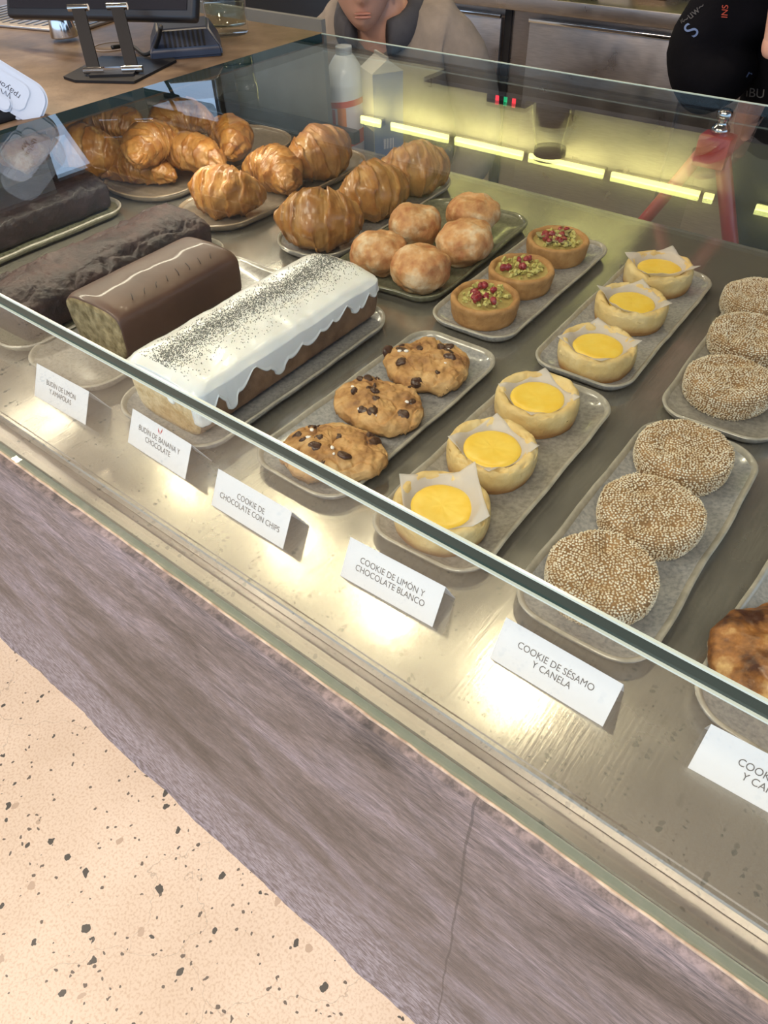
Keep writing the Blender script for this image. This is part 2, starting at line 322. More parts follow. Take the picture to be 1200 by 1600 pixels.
M['cake_crumb'] = mat('banana_crumb', (.14, .095, .035), rough=.85, c2=(.42, .32, .17), scale=75, detail=9, lo=.36, hi=.66, bump=1, bscale=120, bdist=.003)
M['glaze'] = mat('milk_chocolate_glaze', (.085, .040, .028), rough=.46, c2=(.125, .062, .042), scale=14, bump=.25, bscale=24, coat=.1)
M['lemon_side'] = mat('browned_loaf_side', (.15, .072, .035), rough=.8, c2=(.30, .165, .085), scale=30, detail=8, bump=.8, bscale=170, bdist=.0015)
M['lemon_crumb'] = mat('lemon_crumb', (.50, .33, .13), rough=.85, c2=(.72, .55, .31), scale=110, detail=8, lo=.36, hi=.62, bump=1, bscale=160, bdist=.002)
M['icing'] = mat('white_icing', (.88, .88, .87), rough=.26, sss=.1, spec=.5, coat=.2)
M['poppy'] = mat('poppy_seed', (.07, .08, .085), rough=.45, c2=(.22, .22, .20), scale=300)
M['black'] = mat('black_plastic', (.012, .012, .014), rough=.35)
M['blackmetal'] = mat('black_powder_coat', (.010, .010, .012), rough=.5, spec=.3)
M['navy'] = mat('navy_plastic', (.018, .028, .055), rough=.4)
M['white_pl'] = mat('white_plastic', (.55, .62, .74), rough=.28, coat=.3)
M['grey_pl'] = mat('grey_line', (.30, .35, .45), rough=.5)
M['scr'] = mat('pen_scribble', (.03, .03, .05), rough=.6)
M['cream_wall'] = mat('cream_paint', (.60, .55, .42), rough=.6, c2=(.52, .47, .36), scale=6)
M['dark_wall'] = mat('dark_tile', (.020, .018, .017), rough=.35, c2=(.035, .03, .028), scale=5)
M['ceil'] = mat('brown_ceiling', (.13, .105, .085), rough=.8, c2=(.165, .135, .11), scale=3)
M['white_wall'] = mat('off_white_plaster', (.60, .57, .53), rough=.8, c2=(.55, .52, .48), scale=4)
M['grey_panel'] = mat('grey_laminate', (.16, .165, .15), rough=.3, c2=(.19, .19, .175), scale=5)
M['led'] = emis('yellow_tube_light', (.97, .95, .32), 7)
M['lampglow'] = emis('warm_lamp_lens', (1.0, .82, .55), 12)
M['fillglow'] = emis('fill_panel_diffuser', (1.0, .86, .68), 3)
M['red'] = mat('red_enamel', (.26, .006, .012), rough=.35, coat=.3)
M['skin'] = mat('skin', (.60, .33, .23), rough=.5, c2=(.66, .38, .28), scale=18, sss=.15)
M['lip'] = mat('lips', (.42, .19, .14), rough=.4)
M['hair'] = mat('dark_hair', (.012, .009, .008), rough=.5)
M['hoodie'] = mat('grey_fleece', (.20, .175, .155), rough=.9, c2=(.245, .215, .19), scale=25, bump=.4, bscale=18, bdist=.01)
M['hood'] = mat('charcoal_hood_fabric', (.055, .055, .065), rough=.9, c2=(.075, .075, .085), scale=25, bump=.3, bscale=30)
M['blackcloth'] = mat('black_cotton', (.0016, .0016, .0028), spec=.15, rough=.95, c2=(.003, .003, .005), scale=12, bump=.4, bscale=14, bdist=.01)
M['milk'] = mat('white_bottle_plastic', (.62, .68, .74), rough=.3, coat=.3)
M['label_red'] = mat('red_label', (.60, .045, .02), rough=.5)
M['label_white'] = mat('white_label', (.70, .66, .72), rough=.5)
M['label_orange'] = mat('orange_label', (.75, .25, .06), rough=.5)
M['carton'] = mat('blue_grey_carton', (.09, .15, .33), rough=.45)
M['carton_w'] = mat('pale_carton_side', (.46, .45, .42), rough=.5)
M['water'] = make_glass('water', (.93, .95, .88))
M['wood'] = mat('pale_wood', (.42, .30, .18), rough=.6, c2=(.33, .22, .13), scale=12)
M['cable'] = mat('black_rubber', (.01, .01, .01), rough=.5)

# ------------------------------------------------------------------ setting
struct('floor', -5.2, 4, -3.5, 4.6, -.05, 0, M['terrazzo'])
struct('ceiling', -5.2, 4, -3.5, 4.6, 2.95, 3.0, M['ceil'])
bm = bmesh.new(); add_box(bm, -5.2, 4, 4.5, 4.6, 0, 2.30); o = setp(bmo('wall_back', bm, M['dark_wall']), kind='structure')
struct('trim_1', -5.2, 4, 4.44, 4.5, 2.30, 2.95, M['cream_wall'])     # cream bulkhead above the dark tiles
bm = bmesh.new()
add_box(bm, -5.2, -5.1, -3.5, 4.5, 0, 1.3); add_box(bm, -5.2, -5.1, -3.5, 2.6, 1.3, 2.95); add_box(bm, -5.2, -5.1, 4.3, 4.5, 1.3, 2.95)
setp(bmo('wall_left', bm, M['white_wall']), kind='structure')
wf = bmesh.new()
for y in (2.62, 3.45, 4.27): add_box(wf, -5.17, -5.11, y - .025, y + .025, 1.3, 2.95)
for z in (1.33, 2.92): add_box(wf, -5.17, -5.11, 2.6, 4.3, z - .03, z + .03)
setp(bmo('window_1', wf, M['blackmetal']), kind='structure')

# yellow tube lights along the bulkhead
px_ends = [(565, 187), (594, 193), (612, 197), (700, 212), (712, 214), (817, 236), (828, 238), (944, 264), (957, 267), (1095, 295), (1103, 297), (1117, 300), (1185, 313), (1300, 336)]
def mirror_to(px, py, yy):
    d = ray(px, py); hp = at(px, py, GT); t = (yy - hp.y) / d.y
    return Vector((hp.x + d.x * t, yy, hp.z - d.z * t))
for i in range(0, len(px_ends), 2):
    a = mirror_to(*px_ends[i], 4.38); b_ = mirror_to(*px_ends[i + 1], 4.38)
    t = thing('tube_light', ((a.x + b_.x) / 2, 4.38, 2.69), 'yellow tube light on the cream bulkhead, seen mirrored in the glass lid', 'light', 'row of yellow tube lights on the bulkhead')
    L_ = abs(b_.x - a.x) / 2
    cyl('tube', (-L_, 0, 0), (L_, 0, 0), .016, M['led'], t, n=12); box('housing', -L_, L_, .016, .06, -.015, .015, M['steel'], t)
    if i < 10: l = area('tube_glow', (0, -.06, -.03), 2 * L_, 1.8 * L_ / .25, (1, .93, .42), rot=(R(60), 0, 0), sy=.06); l.parent = t; l.rotation_euler = (R(50), 0, 0)

# ceiling spots above the counter
for i, x in enumerate(TRACK_X):
    t = thing('ceiling_spotlight', (x, TRACK_Y, TRACK_Z), 'small black spotlight on the ceiling track above the display case', 'light', 'spotlights on the ceiling track')
    lathe('housing', [(.0, .12), (.045, .12), (.05, .1), (.05, -.01), (.047, -.01), (.047, .0), (0, .0)], M['blackmetal'], t, n=24)
    lathe('lens', [(0, .004), (.044, .002), (.044, -.001), (0, -.002)], M['lampglow'], t, n=20)
    cyl('stem', (0, 0, .12), (0, 0, .30), .008, M['blackmetal'], t, n=10)
    l = area('spot_light_source', (0, 0, -.012), .085, TRACK_W, WARM); l.parent = t; l.name = 'spot_glow'
setp(box('ceiling_track', -3.4, 1.4, TRACK_Y - .018, TRACK_Y + .018, 2.925, 2.95, M['blackmetal']), 'long black track holding the spotlights on the brown ceiling', 'lighting track')
for i, (x, y, z) in enumerate(FILL_PANELS):  # unseen fill panels, added to brighten the floor and the cards
    t = thing('fill_panel_light', (x, y, z), 'warm unseen ceiling panel added as fill light over the customer side', 'light', 'added fill panels over the customer side')
    box('frame', -.62, .62, -.32, .32, .01, .09, M['steel'], t); box('diffuser', -.6, .6, -.3, .3, 0, .01, M['fillglow'], t)
    l = area('panel_fill', (0, 0, -.006), 1.15, FILL_PANEL_W, (1, .82, .68), sy=.55); l.parent = t

# ------------------------------------------------------------------ counter and case
XL, XR = -1.6, 1.3
def wavy_base():
    V = []; F = []; nx, nzz = 260, 26
    for i in range(nx + 1):
        x = XL - 1.2 + (XR - XL + 1.2) * i / nx
        for j in range(nzz + 1):
            z = 1.045 * (j / nzz) ** 1.3
            y = .195 - .006 * math.exp(-z / .03) * (1 + nz((x, 0, z), 6, 1)) + .0016 * nz((x, 0, z), 9, 2) + (.002 * nz((x, 0, z), 60, 4) if z < .12 else 0)
            V.append((x, y, z))
    n0 = nzz + 1
    for i in range(nx):
        for j in range(nzz): F.append((i * n0 + j, (i + 1) * n0 + j, (i + 1) * n0 + j + 1, i * n0 + j + 1))
    k = len(V); xa, xb = XL - 1.2, XR
    for x in (xa, xb):
        for y, z in ((.22, 1.045), (1.18, 1.045), (1.18, 0), (.22, 0)): V.append((x, y, z))
    F += [(k, k + 1, k + 5, k + 4), (k + 1, k + 2, k + 6, k + 5), (k, k + 3, k + 2, k + 1), (k + 4, k + 5, k + 6, k + 7)]
    # caps joining the front sheet to the block
    for s in (0, nx):
        kk = k if s == 0 else k + 4
        F.append(tuple(s * n0 + j for j in range(n0)) + (kk, kk + 3))
    F.append(tuple(i * n0 + nzz for i in range(nx + 1)) + (k + 4, k))
    return V, F
V, F = wavy_base(); o = mobj('concrete_counter', V, F, M['concrete'])
setp(o, 'brown-grey trowelled concrete counter front under the glass display case', 'counter')

case = thing('glass_display_case', ((XL + XR) / 2, .6, DECK), 'long frameless glass display case with worn steel deck, full of pastries', 'display case')
cx, cy, cz = case.location
def cbox(name, x0, x1, y0, y1, z0, z1, m, bev=0):
    return box(name, x0 - cx, x1 - cx, y0 - cy, y1 - cy, z0 - cz, z1 - cz, m, case, bev)
def glass_slab(name, x0, x1, y0, y1, z0, z1, edge_axis):
    o = cbox(name, x0, x1, y0, y1, z0, z1, M['glass']); o.data.materials.append(M['edge'])
    for p in o.data.polygons:
        if max(range(3), key=lambda k: abs(p.normal[k])) != edge_axis and not (edge_axis == 1 and p.normal.z < -.5) and not (edge_axis == 2 and p.normal.y > .5): p.material_index = 1
    return o
GTH = .012
glass_slab('top_glass', -.905, XR, .2045, .983, GT - GTH, GT, 2)
glass_slab('front_glass', XL, XR, .2045, .2125, 1.0475, GT - GTH - .0004, 1)
cbox('polished_edge', -.905, XR, .2030, .2046, GT - .0012, GT + .0003, M['edge_hi'])
cbox('polished_edge', -.905, XR, .2030, .2046, GT - GTH - .0008, GT - GTH + .0003, M['edge_hi'])
cbox('polished_edge', -.905, XR, .9826, .9842, GT - .0012, GT + .0003, M['edge_hi'])
# steel deck: brushed sheet with a folded front lip
bm = bmesh.new(); x0, x1 = XL, XR
P_ = [(.2325, DECK - .012), (.2325, DECK - .001), (.2335, DECK + .0012), (.2365, DECK + .0012), (.2385, DECK), (1.178, DECK), (1.18, DECK - .002), (1.18, DECK - .018)]
P_ = [(y - cy, z - cz) for y, z in P_]
V = []; F = []
for y, z in P_: V += [(x0 - cx, y, z), (x1 - cx, y, z)]
for i in range(len(P_) - 1): F.append((2 * i, 2 * i + 1, 2 * i + 3, 2 * i + 2))
F.append(tuple(2 * i for i in range(len(P_)))[::-1]); F.append(tuple(2 * i + 1 for i in range(len(P_)))); F.append((0, 2 * len(P_) - 2, 2 * len(P_) - 1, 1))
mobj('steel_deck', V, F, M['deck'], case, smooth=False)
cbox('grey_silicone', XL, XR, .2043, .2127, 1.0456, 1.0474, mat('grey_green_silicone', (.22, .24, .20), rough=.5))
cbox('steel_ledge', XL, XR, .2130, .2325, 1.046, 1.052, M['steel'])
pts = [(x / 100 - cx, .2035 - cy + .0006 * nz((x, 0, 0), .37, 3), 1.0465 - cz + .0008 * nz((x, 5, 0), .5, 2)) for x in range(int(XL * 100), int(XR * 100) + 1)]
tube('sealant_bead', pts, .0018, M['bead'], case, n=6, rs=[.0013 + .0009 * abs(nz((p[0] * 60, 1, 1), 1, 5)) for p in pts])
cbox('side_panel', XL - .012, XL, .21, 1.18, DECK - .02, GT - .03, M['grey_panel'])
cbox('rear_panel', XL, -1.085, 1.18, 1.192, DECK + .0, GT - .03, M['grey_panel'])
cbox('black_rail', XL, -1.0, 1.160, 1.178, DECK + .012, DECK + .035, M['black'])

# strip lamp added out of view beneath the worktop to brighten the croissants
sl = thing('added_strip_lamp', (-1.02, .62, GT - .030), 'slim unseen strip lamp added under the worktop edge to brighten the croissants', 'light')
box('added_strip_housing', -.012, .012, -.34, .34, -.006, .0035, M['blackmetal'], sl); l = area('strip_fill_light', (0, 0, -.008), .018, 2.4, (1, .87, .68), sy=.66); l.parent = sl
# raised brown worktop to the left
wt = box('brown_worktop', -2.4, -.9062, .214, .99, GT - .015, GT, M['worktop'], bev=.002)
setp(wt, 'brown mottled cement worktop to the left of the glass case', 'worktop')
setp(box('worktop_support', -2.4, XL - .02, .25, 1.3, 1.05, GT - .0265, M['dark_wall']), 'dark cabinet carrying the brown worktop', 'cabinet')

# ------------------------------------------------------------------ plates
def rrect(w, l, r, n=10):
    P = []
    for cx_, cy_, a0 in ((w - r, l - r, 0), (-w + r, l - r, 90), (-w + r, -l + r, 180), (w - r, -l + r, 270)):
        for k in range(n + 1):
            a = R(a0 + 90 * k / n); P.append((cx_ + r * math.cos(a), cy_ + r * math.sin(a), a))
    # add points along straights for waviness
    Q = []
    for i, p in enumerate(P):
        q = P[(i + 1) % len(P)]; d = math.hypot(q[0] - p[0], q[1] - p[1]); m_ = max(1, int(d / .012))
        for k in range(m_): t = k / m_; Q.append((p[0] + (q[0] - p[0]) * t, p[1] + (q[1] - p[1]) * t))
    return Q
def plate(loc, w, l, r, rz, label, m, mr, group=None, seed=1, cat='plate', hrim=.015, wave=1.0):
    t = thing('serving_plate', loc, label, cat, group, rz)
    rings = [(-.022, .0), (-.012, .0005), (-.004, .006), (.0, .0115), (.0005, hrim - .001), (-.0008, hrim + .0006), (-.003, hrim), (-.006, hrim - .004), (-.011, .0085), (-.018, .0062), (-.03, .0055)]
    def build(rs, closebot, closetop, name, mm):
        V = []; F = []; n = None
        for off, z in rs:
            Q = rrect(w / 2 + off, l / 2 + off, max(r + off, .006))
            Q0 = rrect(w / 2, l / 2, r)
            if n is None: n = len(Q0)
            # resample ring proportional
            for i in range(n):
                q = Q0[i]; ax, ay = q
                # inset along direction to the rounded-rect skeleton
                sx_ = max(-(w / 2 - r), min(w / 2 - r, ax)); sy_ = max(-(l / 2 - r), min(l / 2 - r, ay))
                dx, dy = ax - sx_, ay - sy_; dl = math.hypot(dx, dy) or 1
                k = max(.002, dl + off) / dl
                p = Vector((sx_ + dx * k, sy_ + dy * k, z))
                wv = nz((ax, ay, 0), 14, seed, 2)
                p.x += wv * .0022 * wave * (1 if off > -.02 else 0); p.y += nz((ax, ay, 3), 14, seed, 2) * .0022 * wave * (1 if off > -.02 else 0)
                if z > .008: p.z += nz((ax, ay, 7), 12, seed, 2) * .0012
                V.append(p)
        for j in range(len(rs) - 1):
            for i in range(n): F.append((j * n + i, j * n + (i + 1) % n, (j + 1) * n + (i + 1) % n, (j + 1) * n + i))
        if closebot: F.append(tuple(range(n))[::-1])
        if closetop: F.append(tuple((len(rs) - 1) * n + i for i in range(n)))
        return V, F
    V, F = build(rings[:5], True, False, 'foot', mr); V2, F2 = build(rings[7:], False, True, 'well', m)
    k = len(V); Vr, Fr = build(rings[4:8], False, False, 'rim', mr)
    o = mobj('dish', V + V2, F + [tuple(i + k for i in f) for f in F2], m, t)
    mobj('rim', Vr, Fr, mr, t)
    return t
PF = DECK + .0001
WELL = PF + .0060
LP = 'on the steel deck'
plates = [
    (-.095, .508, .126, .325, .035, .5, 'grey glazed rectangular plate of sesame cookies in the front row', 'plate', 'rim'),
    (-.254, .506, .126, .325, .035, 1.5, 'taupe glazed rectangular plate of lemon cookies in the front row', 'plate_warm', 'rim'),
    (-.412, .508, .128, .325, .035, 0, 'grey glazed rectangular plate holding the chocolate chip cookies', 'plate', 'rim'),
    (-.105, .845, .128, .325, .035, 2.5, 'taupe glazed rectangular plate of sesame cookies in the back row', 'plate_warm', 'rim'),
    (-.268, .852, .126, .335, .035, 1.5, 'grey glazed rectangular plate of lemon cookies in the back row', 'plate', 'rim'),
    (-.432, .862, .126, .335, .035, 1.2, 'grey glazed rectangular plate holding the fruit and nut tarts', 'plate', 'rim'),
    (.075, .505, .130, .33, .035, -3, 'grey speckled plate with a dark browned cookie at the right edge', 'plate', 'rim'),
]
for i, (x, y, w, l, r, a, lab, m1, m2) in enumerate(plates): plate((x, y, PF), w, l, r, R(a), lab, M[m1], M[m2], 'rectangular glazed plates', seed=i + 1)
plate((-.605, .882, PF), .19, .325, .04, R(4), 'olive green glazed plate piled with round cheese buns', M['plate_green'], M['plate_green'], seed=11)
plate((-.775, .93, PF), .135, .40, .06, R(3), 'grey oval plate with three croissants in front of the buns', M['plate'], M['rim'], seed=12)
plate((-.985, .92, PF), .155, .42, .07, R(0), 'brown rimmed oval plate with three croissants, middle of the croissant plates', M['plate_brown'], M['rim_brown'], seed=13)
plate((-1.20, .93, PF), .19, .42, .08, R(3), 'brown oval plate under the large heap of croissants', M['plate_brown'], M['rim_brown'], seed=14)
plate((-.597, .495, PF), .165, .36, .045, R(1), 'grey glazed plate under the white iced loaf', M['plate'], M['rim'], seed=15)
plate((-.782, .490, PF), .155, .36, .045, R(0), 'taupe plate under the chocolate coated loaf', M['plate_warm'], M['rim'], seed=16)
plate((-.935, .50, PF), .165, .38, .045, R(0), 'dark olive plate under the cracked chocolate loaf', M['plate_green'], M['rim'], seed=17)
plate((-1.21, .53, PF), .165, .34, .045, R(0), 'olive plate with pale rim under the dark loaf at the far left', M['plate_green'], M['rim'], seed=18)

# ------------------------------------------------------------------ lemon cookies
def lemon_cookie(seed, r=.0465, h=.031, paper_rot=0.3, psize=.066, lift=None):
    t = thing('lemon_cookie', (0, 0, 0), 'x', 'cookie', 'lemon cookies with yellow centres')
    k = r / .0465
    prof = dens([(0, 0), (.039 * k, 0), (.0440 * k, .002), (.0462 * k, .010), (.0466 * k, h * .72), (.0452 * k, h * .93), (.0415 * k, h * 1.02), (.0370 * k, h * .985), (.033 * k, h * .82), (.029 * k, h * .64), (0, h * .6)], 4)
    def fn(v, a):
        s = 1 + .028 * nz((math.cos(a), math.sin(a), v.z * 20), 1.3, seed) + .012 * nz((math.cos(a) * 3, math.sin(a) * 3, v.z * 60), 1.5, seed + 5)
        cr = max(0, abs(noise.noise(Vector((math.cos(a) * 4, math.sin(a) * 4, v.z * 80 + seed))) ) - .0)
        v = Vector((v.x * s, v.y * s, v.z)); 
        if v.z > .02: v.z += .0022 * nz(v, 60, seed) - (.0030 if cr < .05 and v.z > .022 else 0)
        return v
    lathe('cookie_body', prof, M['butter'], t, n=96, fn=fn)
    N = 30; V = []; F = []
    fl = h * .70
    for i in range(N + 1):
        for j in range(N + 1):
            u = (i / N - .5) * psize; w = (j / N - .5) * psize
            rr = math.hypot(u, w); a = math.atan2(w, u)
            x = (rr - .026 * k) / (.0145 * k); x = max(0, min(1, x)); sm = x * x * (3 - 2 * x)
            z = fl + sm * (h * 1.045 - fl) + max(0, rr - .0405 * k) * .30
            z += sm * .0007 * math.sin(a * 9 + seed) + sm * .0006 * nz((u, w, 0), 80, seed)
            if lift and u > psize * .30: z += (u - psize * .30) * lift
            V.append((u, w, z))
    for i in range(N):
        for j in range(N): F.append((i * (N + 1) + j, (i + 1) * (N + 1) + j, (i + 1) * (N + 1) + j + 1, i * (N + 1) + j + 1))
    p = mobj('paper_liner', V, F, M['liner'], t, rot=(0, 0, paper_rot))
    sd = p.modifiers.new('s', 'SOLIDIFY'); sd.thickness = .00025
    cr_ = .0285 * k
    lathe('lemon_filling', dens([(0, fl + .0040), (cr_ * .5, fl + .0041), (cr_ * .85, fl + .0040), (cr_ * 1.0, fl + .0028), (cr_ * .97, fl + .0008), (0, fl + .0006)], 3), M['curd'], t, n=64,
          fn=lambda v, a: Vector((v.x * (1 + .03 * nz((math.cos(a), math.sin(a), 0), 1.5, seed)), v.y * (1 + .03 * nz((math.cos(a), math.sin(a), 0), 1.5, seed)), v.z + .0003 * nz(v, 200, seed))))
    return t
def make_liner():
    m = bpy.data.materials.new('waxed_paper'); m.use_nodes = True; nt = m.node_tree; n = nt.nodes; L = nt.links; b = n['Principled BSDF']; out = n['Material Output']
    b.inputs['Base Color'].default_value = (.85, .80, .78, 1); b.inputs['Roughness'].default_value = .35
    tr = n.new('ShaderNodeBsdfTransparent'); tl = n.new('ShaderNodeBsdfTranslucent'); tl.inputs[0].default_value = (.9, .86, .8, 1)
    m1 = n.new('ShaderNodeMixShader'); m2 = n.new('ShaderNodeMixShader'); m1.inputs[0].default_value = .35; m2.inputs[0].default_value = .42
    L.new(b.outputs[0], m1.inputs[1]); L.new(tl.outputs[0], m1.inputs[2]); L.new(m1.outputs[0], m2.inputs[1]); L.new(tr.outputs[0], m2.inputs[2]); L.new(m2.outputs[0], out.inputs[0]); return m
M['liner'] = make_liner()
lem = [
    ((690, 800), 'lemon cookie at the front end of the taupe plate, paper corner folded up', .75, .074, .55),
    ((768, 710), 'middle lemon cookie on the front taupe plate, chipped at its base', .35, .066, None),
    ((838, 630), 'lemon cookie at the far end of the front taupe plate', .9, .064, None),
    ((932, 550), 'lemon cookie nearest the front on the back-row plate', .15, .070, None),
    ((985, 482), 'middle lemon cookie on the back-row plate', .5, .070, .3),
    ((1028, 428), 'rearmost lemon cookie on the back-row plate, paper sticking out behind', 1.1, .074, .3)]
for i, (q, lab, pr, ps, lf) in enumerate(lem):
    t = lemon_cookie(i + 1, paper_rot=pr, psize=ps, lift=lf); p = at(q[0], q[1], DECK + .022)
    t.location = (p.x, p.y, WELL); t['label'] = lab; t.rotation_euler.z = i * .9

# ------------------------------------------------------------------ fruit and nut tarts
def nut_tart(seed, kind):
    t = thing('nut_tart', (0, 0, 0), 'x', 'tart', 'fruit and nut tarts'); r = .046; h = .029
    prof = dens([(0, 0), (.037, 0), (.0425, .002), (.0445, .010), (.0462, .021), (.0462, .027), (.0435, h + .0006), (.0395, h), (.0365, h - .004), (.034, h - .007), (0, h - .008)], 4)
    def fn(v, a):
        s = 1 + .02 * nz((math.cos(a), math.sin(a), v.z * 20), 1.5, seed) + .012 * nz((math.cos(a) * 5, math.sin(a) * 5, v.z * 90), 1.5, seed + 5)
        return Vector((v.x * s, v.y * s, v.z + (.0012 * nz(v, 70, seed) if v.z > .02 else 0)))
    lathe('tart_shell', prof, M['tart'], t, n=96, fn=fn)
    lathe('nut_filling', dens([(0, h - .002), (.02, h - .0025), (.032, h - .004), (.0375, h - .004), (.036, h - .0065), (0, h - .007)], 4), M['frangipane'], t, n=60, fn=lambda v, a: Vector((v.x, v.y, v.z + .0016 * nz(v, 110, seed))))
    rnd = random.Random(seed)
    V = []; F = []
    for k in range(90):                               # chopped nuts: one crumbly layer
        rr = .031 * math.sqrt(rnd.random()); a = rnd.random() * 6.28; s = rnd.uniform(.0014, .0042)
        c = Vector((rr * math.cos(a), rr * math.sin(a), h + rnd.uniform(-.003, .0035)))
        rot = Matrix.Rotation(rnd.random() * 6, 3, 'X') @ Matrix.Rotation(rnd.random() * 6, 3, 'Z'); b0 = len(V)
        for dx in (-1, 1):
            for dy in (-1, 1):
                for dz in (-1, 1): V.append(c + rot @ Vector((dx * s * rnd.uniform(.6, 1), dy * s * rnd.uniform(.4, .8), dz * s * rnd.uniform(.3, .7))))
        for f in ((0, 1, 3, 2), (4, 6, 7, 5), (0, 4, 5, 1), (2, 3, 7, 6), (0, 2, 6, 4), (1, 5, 7, 3)): F.append(tuple(b0 + i for i in f))
    o = mobj('chopped_pistachios', V, F, M['pistachio'], t, smooth=False); o['kind'] = 'stuff'
    for k in range(12 if kind != 1 else 7):
        rr = .026 * math.sqrt(rnd.random()); a = rnd.random() * 6.28
        V, F = blob_data(rnd.uniform(.0045, .0068), rnd.uniform(.0032, .005), rnd.uniform(.006, .010), e=2.2, amp=.0012, s=300, seed=k + seed, nu=14, nv=9)
        mobj('dried_cranberry', V, F, M['cranberry'], t, loc=(rr * math.cos(a), rr * math.sin(a), h - .001 + rnd.random() * .002), rot=(rnd.uniform(-.6, .6), rnd.uniform(-.6, .6), a))
    if kind == 2:
        for k in range(12):
            rr = .028 * math.sqrt(rnd.random()); a = rnd.random() * 6.28
            V, F = blob_data(.0085, .0042, .003, e=2.0, amp=.0003, s=200, seed=k, nu=16, nv=8)
            mobj('pumpkin_seed', V, F, M['seed_green'], t, loc=(rr * math.cos(a), rr * math.sin(a), h + .001 + rnd.random() * .002), rot=(rnd.uniform(-.3, .3), rnd.uniform(-.3, .3), rnd.random() * 6))
    return t
for i, (q, lab) in enumerate([((757, 478), 'tart topped with red cranberries, front of the three nut tarts'), ((813, 433), 'middle nut tart topped mostly with chopped pistachios'), ((870, 387), 'rearmost nut tart topped with green seeds and cranberries')]):
    t = nut_tart(i + 3, i); p = at(*q, DECK + .020); t.location = (p.x, p.y, WELL); t['label'] = lab; t.rotation_euler.z = i * 1.3

# ------------------------------------------------------------------ chocolate chip cookies
def choc_cookie(seed, rx, ry, h):
    t = thing('chocolate_chip_cookie', (0, 0, 0), 'x', 'cookie', 'chocolate chip cookies')
    V, F = blob_data(rx, ry, h, e=2.5, amp=.0052, s=30, seed=seed, nu=150, nv=84, ridge=.006)
    for v in V:
        if v.z > .003: 
            n2 = noise.fractal(v * 120 + Vector((seed, 0, 0)), .8, 2.1, 4); ck = abs(noise.noise(v * 38 + Vector((0, seed, 4))))
            v.z += .0020 * n2 - .0045 * max(0, 1 - ck / .07); v.x += .0012 * n2; v.y += .0012 * noise.noise(v * 150)
    o = mobj('cookie_body', V, F, M['choc_cookie'], t)
    bv = BVHTree.FromPolygons([tuple(v) for v in V], F); rnd = random.Random(seed * 7)
    for k in range(13):
        a = rnd.random() * 6.28; rr = .97 * math.sqrt(rnd.random())
        hit = bv.ray_cast(Vector((rr * rx * math.cos(a), rr * ry * math.sin(a), .1)), Vector((0, 0, -1)))
        if not hit[0]: continue
        s = rnd.uniform(.0035, .0088); n_ = hit[1] if hit[1].z > 0 else -hit[1]
        Vc, Fc = blob_data(s, s * rnd.uniform(.6, 1), s * .9, e=2.2, amp=.0012, s=200, seed=k + seed, nu=22, nv=12)
        mobj('chocolate_chunk', Vc, Fc, M['chip'], t, loc=hit[0] - n_ * s * .72, rot=n_.to_track_quat('Z', 'Y').to_euler())
    for k in range(4):
        a = rnd.random() * 6.28; rr = .7 * math.sqrt(rnd.random())
        hit = bv.ray_cast(Vector((rr * rx * math.cos(a), rr * ry * math.sin(a), .1)), Vector((0, 0, -1)))
        if not hit[0]: continue
        s = rnd.uniform(.0016, .0036); Vc, Fc = blob_data(s, s * .7, s * .8, e=4, amp=.0006, s=500, seed=k, nu=10, nv=6)
        mobj('salt_flake', Vc, Fc, M['salt'], t, loc=hit[0] - Vector((0, 0, s * .15)), rot=(0, 0, a))
    return t
for i, (q, rz, rx, ry, lab) in enumerate([((520, 702), .5, .057, .044, 'chocolate chip cookie at the front end of its grey plate'), ((590, 628), -.05, .055, .043, 'middle chocolate chip cookie with a big round chunk near its edge'), ((668, 566), .1, .052, .049, 'rearmost chocolate chip cookie, broad and cracked')]):
    t = choc_cookie(i + 21, rx, ry, .031); p = at(*q, DECK + .026); t.location = (p.x, p.y, WELL); t.rotation_euler.z = rz; t['label'] = lab

